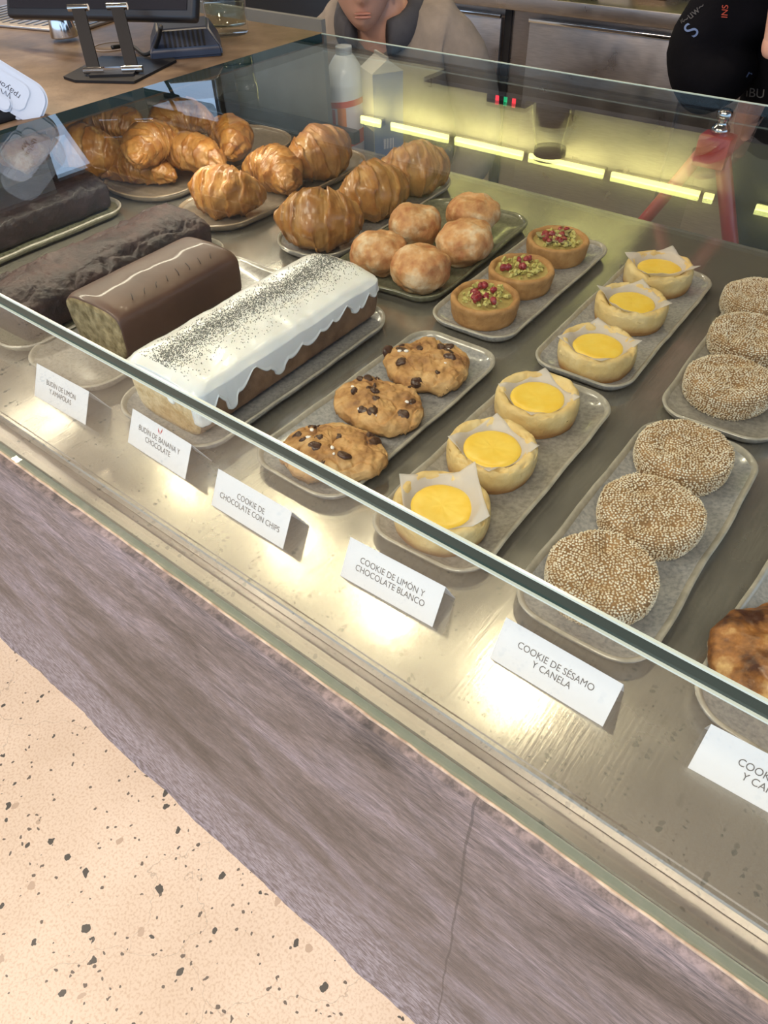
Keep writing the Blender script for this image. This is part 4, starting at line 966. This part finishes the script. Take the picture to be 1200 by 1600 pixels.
setp(tube('power_cable', pp, .0028, M['cable'], n=8), 'black cable curling from the worktop hole to the navy dock', 'cable')
# white handheld terminal leaning at the left edge
tp = at(8, 140, ZT + .030); wt_ = thing('card_terminal', (tp.x, tp.y, ZT + .002), 'white rounded card terminal with dark pen scribble, left edge of the worktop', 'card terminal')
def rr_slab(w, l, r, z0, z1, bev=.004, n=12):
    bm = bmesh.new(); P = []
    for cx_, cy_, a0_ in ((w - r, l - r, 0), (-w + r, l - r, 90), (-w + r, -l + r, 180), (w - r, -l + r, 270)):
        for k in range(n + 1): a = R(a0_ + 90 * k / n); P.append((cx_ + r * math.cos(a), cy_ + r * math.sin(a)))
    vs = [bm.verts.new((x, y, z0)) for x, y in P]; f = bm.faces.new(vs); ex_ = bmesh.ops.extrude_face_region(bm, geom=[f]); bmesh.ops.translate(bm, vec=(0, 0, z1 - z0), verts=[v for v in ex_['geom'] if isinstance(v, bmesh.types.BMVert)])
    es = [e for e in bm.edges if abs(e.verts[0].co.z - e.verts[1].co.z) < 1e-6]; bmesh.ops.bevel(bm, geom=es, offset=bev, segments=4, affect='EDGES'); return bm
# orientation: its back faces the camera
vd = (CAM - tp).normalized(); xa = (RX * .86 - UP * .51); xa = (xa - vd * xa.dot(vd)).normalized(); ya = vd.cross(xa)
Mt = Matrix(((xa.x, ya.x, vd.x, 0), (xa.y, ya.y, vd.y, 0), (xa.z, ya.z, vd.z, 0), (0, 0, 0, 1)))
Mt = Matrix.Translation((0, 0, .030)) @ Mt @ Matrix.Scale(.72, 4)
bm = rr_slab(.064, .034, .027, -.012, .008); bm.transform(Mt); bmo('terminal_body', bm, M['white_pl'], wt_, smooth=True, autos=40)
bm = rr_slab(.036, .022, .014, .0075, .0100, .0012); bm.transform(Mt); bmo('raised_back_panel', bm, M['white_pl'], wt_, smooth=True, autos=40)
bm = rr_slab(.030, .012, .010, .0075, .0140, .003); bm.transform(Mt @ Matrix.Translation((-.012, -.022, 0))); bmo('grip', bm, M['white_pl'], wt_, smooth=True, autos=40)
sc = text_mesh('pen_scribble', 'uoʎɐdɹ', .012, M['scr'], wt_)
sc.data.transform(Mt @ Matrix.Translation((.006, .003, .0102)) @ Matrix.Rotation(R(-8), 4, 'Z'))
tube('pen_stroke', [Mt @ Vector(v) for v in ((-.004, -.004, .0103), (.001, -.011, .0103), (.003, -.003, .0103), (.007, -.012, .0103), (.009, -.002, .0103), (.012, -.011, .0103))], .0005, M['scr'], wt_, n=5)
bt = at(28, 178, ZT + .002); setp(box('terminal_cradle', bt.x - .06, bt.x + .012, bt.y - .055, bt.y + .02, ZT, ZT + .010, M['blackmetal'], bev=.002), 'flat black cradle beneath the white card terminal', 'cradle')

# ------------------------------------------------------------------ behind the case: back shelf, bottle, carton
setp(box('low_staff_shelf', -1.9, -.93, 1.195, 1.42, .98, 1.02, M['steel'], bev=.002), 'low steel staff shelf behind the display case', 'shelf')
def ya(px, py, y): return aty(px, py, y)
b0 = aty(541, 150, 1.27); bo = thing('milk_bottle', (b0.x, 1.27, 1.0205), 'tall white plastic bottle with red and orange label behind the glass', 'bottle')
zt = aty(541, 72, 1.27).z - 1.0205
rb = .041
lathe('bottle_body', dens([(0, 0), (rb * .9, 0), (rb, .006), (rb, zt * .60), (rb * .99, zt * .68), (rb * .86, zt * .80), (rb * .55, zt * .90), (rb * .38, zt * .935), (rb * .36, zt * .955), (0, zt * .96)], 3), M['milk'], bo, n=48)
lathe('bottle_cap', [(0, zt), (rb * .40, zt), (rb * .42, zt * .99), (rb * .42, zt * .93), (0, zt * .93)], M['milk'], bo, n=32)
lathe('wrap_label', [(rb + .0006, zt * .03), (rb + .0009, zt * .05), (rb + .0009, zt * .52), (rb + .0006, zt * .54)], M['label_white'], bo, n=48)
def lab_patch(name, a0, a1, z0f, z1f, m, slope=0.0):
    V = []; F = []; n_ = 24
    for i in range(n_ + 1):
        a = R(a0 + (a1 - a0) * i / n_)
        for z in (z0f, z1f): V.append(((rb + .0014) * math.cos(a), (rb + .0014) * math.sin(a), (z + slope * i / n_) * zt))
    for i in range(n_): F.append((2 * i, 2 * i + 2, 2 * i + 3, 2 * i + 1))
    mobj(name, V, F, m, bo)
lab_patch('red_band', -130, 30, .44, .50, M['label_red'], .07)
lab_patch('orange_stripe', -78, -52, .06, .47, M['label_orange'])
lab_patch('red_stripe', -98, -86, .06, .45, M['label_red'])
lab_patch('red_swoosh', -50, 30, .08, .22, M['label_red'], .06)
c0 = aty(597, 150, 1.29); hc = aty(600, 84, 1.29).z - 1.0205
ca = thing('milk_carton', (c0.x, 1.29, 1.0205), 'blue and grey carton with a folded top beside the white bottle', 'carton', rz=R(-30)); w2 = .034
box('carton_body', -w2, w2, -w2, w2, 0, hc * .86, M['carton_w'], ca, bev=.0015)
box('blue_side', w2 + .0002, w2 + .0008, -w2 + .001, w2 - .001, .003, hc * .855, M['carton'], ca)
box('blue_side', -w2 + .001, w2 - .001, -w2 - .0008, -w2 - .0002, .003, hc * .30, M['carton'], ca)
mobj('folded_top', [(-w2, -w2, hc * .86), (w2, -w2, hc * .86), (w2, w2, hc * .86), (-w2, w2, hc * .86), (-w2, -.002, hc * .97), (w2, -.002, hc * .97), (w2, .002, hc * .97), (-w2, .002, hc * .97), (-w2, -.002, hc), (w2, -.002, hc), (w2, .002, hc), (-w2, .002, hc)],
     [(0, 1, 5, 4), (2, 3, 7, 6), (1, 2, 6, 5), (3, 0, 4, 7), (4, 5, 9, 8), (6, 7, 11, 10), (5, 6, 10, 9), (7, 4, 8, 11), (8, 9, 10, 11)], M['carton_w'], ca, smooth=False)
for k in range(7): box('barcode_bar', w2 + .0009, w2 + .0012, -.012 + k * .0035, -.0105 + k * .0035 - (.0005 if k % 2 else 0), .02, .04, M['label_white'], ca)

# refrigerated steel back counter
FY = 2.9
fr = thing('refrigerated_counter', (-.6, FY + .35, 0), 'long stainless refrigerated counter with flat doors behind the staff', 'refrigerator')
def fb(name, x0, x1, y0, y1, z0, z1, m, bev=.0): return box(name, x0 + .6, x1 + .6, y0 - FY - .35, y1 - FY - .35, z0, z1, m, fr, bev)
fb('cabinet_body', -2.35, 1.6, FY + .03, FY + .7, .1, .985, M['steel'])
fb('worktop', -2.38, 1.63, FY - .03, FY + .72, .99, 1.037, M['steel'], .004)
for x in (-2.25, -.2, 1.5): fb('foot', x, x + .05, FY + .1, FY + .15, 0, .1, M['blackmetal'])
for x0, x1 in ((-2.30, -1.70), (-1.572, -.93), (-.80, -.16), (-.03, .60), (.73, 1.36)):
    d = fb('door', x0, x1, FY, FY + .03, .16, .955, M['steel'], .003); h_ = box('handle_lip', x0 + .6, x1 + .6, -.362, -.345, .955, .967, M['chrome'], None, .002); h_.parent = d
fb('dark_gap', -1.695, -1.665, FY + .02, FY + .031, .12, .98, M['black'])
bx = aty(1000, 3, 3.1); 
for k, (px, lab) in enumerate([(965, 'pale folded cloth stack on the steel back counter'), (1022, 'pale wooden box on the steel back counter')]):
    p = aty(px, 0, 3.1); setp(box('folded_cloth' if k == 0 else 'wooden_box', p.x - .07, p.x + .06, 3.05, 3.2, 1.0375, 1.12, M['wood'] if k else M['white_wall'], bev=.008), lab, 'cloth' if k == 0 else 'box')
# black cabinet where the back counter ends
setp(box('black_cabinet', -3.6, -2.42, 2.75, 3.5, 0, 1.55, M['black'], bev=.004), 'tall black cabinet behind the staff at the left', 'cabinet')
# shelf high on the back wall with jar and control box (seen mirrored in the lid)
j = mirror_to(862, 215, 4.30); k_ = mirror_to(862, 150, 4.30)
sh = setp(box('wall_shelf', -3.0, -.6, 4.2, 4.44, 2.30, 2.325, M['steel']), 'steel shelf on the cream bulkhead, seen mirrored in the lid', 'shelf')
jt = thing('glass_jar', (j.x, 4.3, 2.3255), 'glass jar with dark lid on the high shelf, mirrored in the lid', 'jar')
lathe('jar_body', dens([(0, 0), (.15, 0), (.155, .02), (.13, .12), (.09, .25), (.085, .26), (0, .26)], 3), M['clear'], jt, n=40); lathe('dark_lid', [(0, .262), (.10, .262), (.10, .30), (0, .30)], M['black'], jt, n=32)
lathe('coffee_beans', [(0, .004), (.12, .006), (.11, .12), (0, .14)], M['chip'], jt, n=32)
kk = mirror_to(795, 130, 4.30)
kb = thing('control_box', (kk.x, 4.34, 2.3255), 'dark control box with red and green indicator lights on the high shelf', 'control box')
box('housing', -.14, .14, -.06, .06, 0, .07, M['black'], kb, bev=.004); 
for dx, mm in ((-.06, emis('red_indicator', (1, .02, .05), 4)), (0, emis('green_indicator', (.02, .8, .3), 2)), (.06, M.get('redi') or emis('red_indicator_b', (1, .02, .05), 4))): box('indicator', dx - .012, dx + .012, -.064, -.06, .02, .05, mm, kb)

# red stand behind the deck
def rp(px, py, y): return aty(px, py, y)
A_ = rp(1125, 205, 1.235); B_ = rp(1143, 395, 1.245); C_ = rp(1000, 352, 1.245)
vA = A_.copy(); post_dir = (B_ - A_).normalized(); leg_dir = (C_ - A_).normalized()
foot1 = A_ + post_dir * (A_.z / -post_dir.z); foot2 = A_ + leg_dir * (A_.z / -leg_dir.z)
# keep the slanted leg at a sensible spread
kf = .72; foot2 = A_ + leg_dir * ((A_.z * kf) / -leg_dir.z)
rs_ = thing('folding_stand', (A_.x, 1.25, 0), 'red metal stand with slanted strut and steel knob behind the case', 'stand')
o_ = Vector((A_.x, 1.25, 0))
cyl('post', A_ - o_, foot1 - o_, .0125, M['red'], rs_); tube('slanted_strut', [A_ - o_, A_ + leg_dir * .25 - o_, foot2 - o_], .011, M['red'], rs_, n=12)
f3 = Vector((foot2.x, foot2.y, 0)); cyl('strut_foot', foot2 - o_, f3 - o_, .011, M['red'], rs_)
cyl('brace', A_ + leg_dir * .22 - o_, A_ + post_dir * .20 - o_, .005, M['red'], rs_); cyl('brace', A_ + leg_dir * .5 - o_, A_ + post_dir * .46 - o_, .006, M['red'], rs_)
lathe('steel_knob', dens([(0, -.01), (.012, -.008), (.014, .004), (.008, .012), (.012, .022), (.009, .03), (0, .032)], 3), M['chrome'], rs_, n=24, loc=A_ - o_)
box('head_bracket', -.025, .025, -.018, .018, -.05, -.004, M['red'], rs_, bev=.004, M=Matrix.Translation(A_ - o_))

# ------------------------------------------------------------------ people
def skin_mesh(nodes, edges, m, name, parent, root=0, sub=2, loc=None):
    me = bpy.data.meshes.new(name); me.from_pydata([n_[0] for n_ in nodes], edges, []); o = bpy.data.objects.new(name, me); col.objects.link(o)
    sk = o.modifiers.new('skin', 'SKIN'); sk.use_smooth_shade = True
    for i, n_ in enumerate(nodes):
        r_ = n_[1]; me.skin_vertices[0].data[i].radius = r_ if isinstance(r_, tuple) else (r_, r_)
    me.skin_vertices[0].data[root].use_root = True
    sb = o.modifiers.new('sub', 'SUBSURF'); sb.levels = sub; sb.render_levels = sub
    dg = bpy.context.evaluated_depsgraph_get(); dg.update(); m2 = bpy.data.meshes.new_from_object(o.evaluated_get(dg)); bpy.data.objects.remove(o); m2.name = name
    o = bpy.data.objects.new(name, m2); col.objects.link(o); m2.materials.clear(); m2.materials.append(m); m2.polygons.foreach_set('use_smooth', [True] * len(m2.polygons))
    o.parent = parent
    return o
def head_mesh(parent, c, s, yaw, pitch, m):
    # parametric head: ellipsoid sculpted with brow, eye sockets, nose, lips, chin. faces local -Y
    NU, NV = 96, 72; V = []; F = []
    def g(x, z, cx_, cz_, wx, wz): return math.exp(-((x - cx_) / wx) ** 2 - ((z - cz_) / wz) ** 2)
    for j in range(NV + 1):
        th = PI * j / NV
        for i in range(NU):
            a = 2 * PI * i / NU; x = math.sin(th) * math.sin(a); y = -math.sin(th) * math.cos(a); z = math.cos(th)
            X = x * .075; Y = y * .095; Z = z * .118
            if z < 0: X *= 1 - .30 * (-z) ** 1.3; 
            if z < 0 and y > 0: Y *= 1 - .45 * (-z)
            if y < 0:
                fz = Z
                Y += .006 * (1 - abs(x)) * (1 if z < .2 else .5) * 0
                w = max(0, -y)
                Y -= w * (.021 * g(X, Z, 0, -.028, .010, .017) + .012 * g(X, Z, 0, -.008, .007, .022) + .006 * g(X, Z, .0105, -.033, .006, .007) + .006 * g(X, Z, -.0105, -.033, .006, .007))
                Y -= w * (.005 * g(X, Z, 0, -.062, .021, .010) + .010 * g(X, Z, 0, -.092, .018, .014) - .004 * g(X, Z, 0, -.078, .02, .006))
                Y += w * (.010 * g(X, Z, .030, .004, .015, .010) + .010 * g(X, Z, -.030, .004, .015, .010)) - w * (.004 * g(X, Z, .03, .022, .022, .007) + .004 * g(X, Z, -.03, .022, .022, .007))
                Y -= w * (.005 * g(X, Z, .036, -.030, .016, .018) + .005 * g(X, Z, -.036, -.030, .016, .018))
            V.append(Vector((X, Y, Z)) * s)
    for j in range(NV):
        for i in range(NU): F.append((j * NU + i, j * NU + (i + 1) % NU, (j + 1) * NU + (i + 1) % NU, (j + 1) * NU + i))
    Rm = Matrix.Rotation(yaw, 4, 'Z') @ Matrix.Rotation(pitch, 4, 'X')
    Mh = Matrix.Translation(c) @ Rm
    V = [Mh @ v for v in V]
    return V, F, Mh
def person_left():
    hc = aty(580, 2, 1.46); base = Vector((hc.x - .035, 1.57, 0))
    p = thing('person', base, 'person in a grey hoodie standing behind the case, looking down to the left', 'person')
    # local coords relative to base
    L_ = lambda v: Vector(v) - base
    hz = aty(575, 60, 1.40).z           # chin height
    cz_ = hz + .112; hcx = aty(583, 5, 1.46).x - .075
    hcL = Vector((hcx, 1.47, cz_)) - base
    V, F, Mh = head_mesh(p, hcL, .98, R(14), R(6), M['skin'])
    # body + neck + head as one continuous figure: neck and body skin joined below
    sy = hz + .0
    nodes = [((0, .03, .86), (.15, .11)), ((0, .03, 1.0), (.145, .105)), ((0, .02, sy - .10), (.165, .11)), ((0, -.01, sy - .02), (.10, .085)), ((hcL.x, -.055, sy + .05), (.052, .056)), ((hcL.x, hcL.y + .02, cz_ - .04), (.055, .06)),
             ((.085, .03, .80), (.095, .10)), ((.09, .02, .46), .062), ((.09, .05, .09), .042), ((.09, -.06, .035), (.04, .03)), ((.09, -.13, .025), (.035, .02)),
             ((-.085, .03, .80), (.095, .10)), ((-.09, .02, .46), .062), ((-.09, .05, .09), .042), ((-.09, -.06, .035), (.04, .03)), ((-.09, -.13, .025), (.035, .02))]
    edges = [(0, 1), (1, 2), (2, 3), (3, 4), (4, 5), (0, 6), (6, 7), (7, 8), (8, 9), (9, 10), (0, 11), (11, 12), (12, 13), (13, 14), (14, 15)]
    body = skin_mesh(nodes, edges, M['skin'], 'body', p, sub=2)
    bm = bmesh.new(); bm.from_mesh(body.data); vs = [bm.verts.new(v) for v in V]
    for f in F:
        try: fc = bm.faces.new([vs[i] for i in f]); fc.smooth = True
        except ValueError: pass
    # ears
    for sx_ in (-1, 1):
        r_ = bmesh.ops.create_uvsphere(bm, u_segments=16, v_segments=10, radius=1, matrix=Mh @ Matrix.Translation((sx_ * .074, .008, -.012)) @ Matrix.Rotation(sx_ * .35, 4, 'Z') @ Matrix.Diagonal((.008, .018, .030, 1)))
        for v in r_['verts']:
            for f in v.link_faces: f.smooth = True
    bmesh.ops.remove_doubles(bm, verts=bm.verts, dist=1e-5); bm.to_mesh(body.data); bm.free()
    def sub(name, V, F, m): return mobj(name, V, F, m, p)
    # lips
    for nm, zz, hh in (('upper_lip', -.0590, .0026), ('lower_lip', -.0655, .0036)):
        Vl, Fl = blob_data(.0185, .0055, hh * 2, e=2, amp=0, nu=28, nv=12); Vl = [Mh @ (Vector((v.x, v.y - .0900, v.z + zz - hh)) ) for v in Vl]; sub(nm, Vl, Fl, M['lip'])
    for sx_ in (-1, 1):
        Ve, Fe = blob_data(.012, .008, .014, e=2, amp=0, nu=20, nv=12); sub('eye', [Mh @ Vector((v.x + sx_ * .030, v.y - .0765, v.z - .003)) for v in Ve], Fe, mat('eye_white', (.6, .55, .5), rough=.2))
        Ve, Fe = blob_data(.019, .004, .006, e=2, amp=0, nu=20, nv=8); sub('eyebrow', [Mh @ Vector((v.x + sx_ * .031, v.y - .089, v.z + .022)) for v in Ve], Fe, M['hair'])
    # hair cap
    NU, NV = 48, 30; Vh = []; Fh = []
    for j in range(NV + 1):
        th = PI * .62 * j / NV
        for i in range(NU):
            a = 2 * PI * i / NU; x = math.sin(th) * math.sin(a); y = -math.sin(th) * math.cos(a); z = math.cos(th)
            if y < 0 and z < .42: y *= .25; z = max(z, .3)
            k = 1.09 + .02 * nz((x, y, z), 6, 2); Vh.append(Mh @ Vector((x * .077 * k, y * .097 * k + .006, z * .119 * k + .004)))
    for j in range(NV):
        for i in range(NU): Fh.append((j * NU + i, j * NU + (i + 1) % NU, (j + 1) * NU + (i + 1) % NU, (j + 1) * NU + i))
    sub('hair', Vh, Fh, M['hair'])
    # hoodie: torso and both sleeves as one garment
    hl = [((0, .03, .80), (.185, .135)), ((0, .03, 1.0), (.18, .13)), ((0, .02, sy - .12), (.19, .125)), ((0, .0, sy - .03), (.13, .10)),
          ((.12, .01, sy - .03), (.085, .08)), ((.195, .01, sy - .085), (.075, .07)), ((.235, .02, sy - .28), (.058, .058)), ((.17, -.12, sy - .36), (.05, .05)), ((.06, -.20, sy - .34), (.042, .042)),
          ((-.12, .01, sy - .03), (.085, .08)), ((-.195, .01, sy - .085), (.075, .07)), ((-.235, .0, sy - .28), (.058, .058)), ((-.19, -.16, sy - .38), (.05, .05)), ((-.10, -.22, sy - .36), (.042, .042))]
    hg = skin_mesh(hl, [(0, 1), (1, 2), (2, 3), (3, 4), (4, 5), (5, 6), (6, 7), (7, 8), (3, 9), (9, 10), (10, 11), (11, 12), (12, 13)], M['hoodie'], 'grey_hoodie', p, sub=3)
    for v in hg.data.vertices:
        c_ = v.co; d = .009 * noise.noise(Vector((c_.x * 9 + c_.z * 14, c_.y * 8, c_.z * 7))) + .005 * noise.noise(c_ * 22); v.co = c_ + v.normal * d
    # hood: thick folded collar around the neck, open at the throat
    Vh = []; Fh = []; NA, NB = 60, 18
    for i in range(NA + 1):
        a = R(-148) + R(296) * i / NA          # opening towards -Y
        dx, dy = math.sin(a) * 1, math.cos(a)
        # a=0 back
        rad = .082 + .022 * max(0, math.cos(a)); hgt = sy - .018 + .050 * (.5 + .5 * math.cos(a))
        a2 = a - R(90) * 0
        cxx = hcL.x * .6 + rad * math.sin(a + R(0)) ; cyy = -.035 + rad * 1.05 * math.cos(a)
        for k in range(NB):
            b = 2 * PI * k / NB; th_ = .020 + .012 * max(0, math.cos(a)); tall = .036
            Vh.append(Vector((cxx + math.sin(a) * th_ * math.cos(b), cyy + math.cos(a) * th_ * math.cos(b), hgt + tall * math.sin(b) * (1 + .1 * nz((math.sin(a), math.cos(a), 0), 3, 2)))))
    for i in range(NA):
        for k in range(NB): Fh.append((i * NB + k, i * NB + (k + 1) % NB, (i + 1) * NB + (k + 1) % NB, (i + 1) * NB + k))
    Fh.append(tuple(range(NB))); Fh.append(tuple(NA * NB + k for k in range(NB)))
    ho = sub('hood', Vh, Fh, M['hood'])
    # trousers
    skin_mesh([((0, .03, .92), (.165, .125)), ((.09, .03, .78), (.10, .105)), ((.092, .02, .46), .075), ((.092, .05, .10), .062), ((-.09, .03, .78), (.10, .105)), ((-.092, .02, .46), .075), ((-.092, .05, .10), .062)], [(0, 1), (1, 2), (2, 3), (0, 4), (4, 5), (5, 6)], M['blackcloth'], 'trousers', p)
    p.rotation_euler.z = R(24)
    hands(p, [(Vector((.045, -.212, sy - .34)), Vector((-1, -.35, .02))), (Vector((-.085, -.232, sy - .36)), Vector((1, -.35, .05)))])
    return p
def hand_nodes(w, d, up=Vector((0, 0, 1)), s=1.0, curl=.5):
    d = d.normalized(); side = d.cross(up).normalized(); nrm = side.cross(d)
    N = [(w - d * .05, .024 * s), (w, .021 * s), (w + d * .035 * s, (.032 * s, .014 * s)), (w + d * .075 * s, (.036 * s, .012 * s))]; E = [(0, 1), (1, 2), (2, 3)]
    for k, (o_, ln) in enumerate(((-.027, .066), (-.009, .074), (.009, .070), (.027, .056))):
        b = w + d * .082 * s + side * o_ * s; i0 = len(N)
        dd = d.copy(); p_ = b
        N.append((p_, .0088 * s)); E.append((3, i0))
        for q in range(3):
            dd = (Matrix.Rotation(-curl, 3, side) @ dd).normalized(); p_ = p_ + dd * ln * s * (.42, .32, .26)[q]; N.append((p_, (.0082, .0076, .0062)[q] * s)); E.append((len(N) - 2, len(N) - 1))
    i0 = len(N); p_ = w + d * .03 * s - side * .026 * s; N.append((p_, .011 * s)); E.append((2, i0))
    dd = (d * .7 - side * .7 - nrm * .2).normalized()
    for q in range(2): p_ = p_ + dd * .030 * s; dd = (dd + d * .5).normalized(); N.append((p_, (.0098, .0078)[q] * s)); E.append((len(N) - 2, len(N) - 1))
    return N, E
def hands(p, specs):
    for w, d in specs:
        N, E = hand_nodes(w, d); skin_mesh(N, E, M['skin'], 'hand', p, root=1, sub=2)
person_left()

def person_right():
    tl_ = aty(1030, 50, 1.42); base = Vector((-.13, 1.50, 0))
    p = thing('person', base, 'person in black printed clothes at the top right, bending behind the case', 'person')
    nodes = [((0, .05, .90), (.15, .12)), ((0, .0, 1.12), (.15, .12)), ((0, -.04, 1.32), (.16, .11)), ((0, -.06, 1.44), (.09, .08)), ((0, -.09, 1.52), .055), ((0, -.11, 1.62), (.072, .085)), ((0, -.11, 1.70), (.06, .07)),
             ((.09, .05, .82), .095), ((.09, .03, .46), .062), ((.09, .06, .09), .042), ((.09, -.08, .03), (.04, .025)), ((-.09, .05, .82), .095), ((-.09, .03, .46), .062), ((-.09, .06, .09), .042), ((-.09, -.08, .03), (.04, .025))]
    skin_mesh(nodes, [(0, 1), (1, 2), (2, 3), (3, 4), (4, 5), (5, 6), (0, 7), (7, 8), (8, 9), (9, 10), (0, 11), (11, 12), (12, 13), (13, 14)], M['skin'], 'body', p)
    V, F, Mh = head_mesh(p, Vector((0, -.12, 1.655)), .98, 0, R(12), M['skin'])
    hb = mobj('head', V, F, M['skin'], p); bpy.data.objects.remove(hb)
    Vh, Fh = blob_data(.088, .105, .16, e=2.1, amp=.004, s=20, seed=2); mobj('hair', [Vector((v.x, v.y - .085, v.z + 1.63)) for v in Vh], Fh, M['hair'], p)
    e1 = aty(1052, 55, 1.40) - base
    g = [((.0, .06, .84), (.25, .16)), ((-.02, .02, 1.05), (.25, .16)), ((-.04, -.01, 1.26), (.26, .16)), ((.0, -.03, 1.40), (.15, .12)),
         ((-.15, -.05, 1.395), (.10, .10)), ((-.25, -.07, 1.36), (.09, .09)), ((e1.x + .035, e1.y + .03, e1.z - .03), (.078, .085)), ((e1.x + .13, e1.y - .0, e1.z - .09), (.085, .08)),
         ((.15, -.05, 1.395), (.08, .08)), ((.22, -.08, 1.25), (.068, .068)), ((.24, -.12, 1.10), (.058, .058)), ((.17, -.20, 1.08), (.045, .045))]
    sh = skin_mesh(g, [(0, 1), (1, 2), (2, 3), (3, 4), (4, 5), (5, 6), (6, 7), (3, 8), (8, 9), (9, 10), (10, 11)], M['blackcloth'], 'black_shirt', p, sub=3)
    for v in sh.data.vertices: c_ = v.co; v.co = c_ + v.normal * (.008 * noise.noise(c_ * 11) + .004 * noise.noise(c_ * 25))
    sh.data.update()
    skin_mesh([((0, .05, .94), (.17, .13)), ((.09, .05, .80), (.10, .105)), ((.092, .03, .46), .075), ((.092, .06, .10), .062), ((-.09, .05, .80), (.10, .105)), ((-.092, .03, .46), .075), ((-.092, .06, .10), .062)], [(0, 1), (1, 2), (2, 3), (0, 4), (4, 5), (5, 6)], M['blackcloth'], 'trousers', p)
    # forearm and hand raised at the edge of the frame
    wr = aty(1222, 30, 1.26) - base; el = Vector((.10, -.14, 1.19))
    skin_mesh([(el, .038), ((el + wr) / 2 + Vector((0, 0, .0)), .034), (wr, .026)], [(0, 1), (1, 2)], M['skin'], 'forearm', p, sub=2)
    hands(p, [(wr, Vector((-.15, -.1, 1))), (Vector((.15, -.20, 1.08)), Vector((-1, -.1, 0)))])
    # printed marks, projected on the cloth
    dg = bpy.context.evaluated_depsgraph_get(); dg.update()
    bv = BVHTree.FromPolygons([tuple(v.co) for v in sh.data.vertices], [tuple(f.vertices) for f in sh.data.polygons])
    for s, px, py, sz, mm, rot in (('S', 1081, 48, .036, 'printb', .9), ('INS', 1133, 18, .014, 'printr', 1.5), ('ıBU', 1180, 146, .022, 'printg', -.1), ('r', 1171, 116, .022, 'printb', -.5), ('~uw~', 1083, 20, .018, 'printd', .7), ('k', 1065, 32, .014, 'printd', .5)):
        if mm not in M: M[mm] = mat(mm + '_ink', dict(printb=(.10, .15, .28), printr=(.42, .06, .03), printg=(.16, .16, .15), printd=(.06, .06, .065))[mm], rough=.8)
        tx = text_mesh('printed_mark', s, sz, M[mm], p); me = tx.data; d0 = ray(px, py).normalized()
        bmx = bmesh.new(); bmx.from_mesh(me); bmesh.ops.triangulate(bmx, faces=bmx.faces); bmesh.ops.subdivide_edges(bmx, edges=bmx.edges, cuts=1); bmx.to_mesh(me); bmx.free()
        o0 = CAM - base; ok = True; hit0 = bv.ray_cast(o0, d0)
        if not hit0[0]: bpy.data.objects.remove(tx); continue
        dist = (hit0[0] - o0).length
        for v in me.vertices:
            u_ = Matrix.Rotation(rot, 2) @ Vector((v.co.x, v.co.y)); tgt = o0 + d0 * dist + RX * u_.x + UP * u_.y; dd = (tgt - o0).normalized(); h = bv.ray_cast(o0, dd)
            v.co = (h[0] - dd * .0015) if h[0] and abs((h[0] - hit0[0]).length) < .08 else tgt - dd * .0015
    return p
person_right()
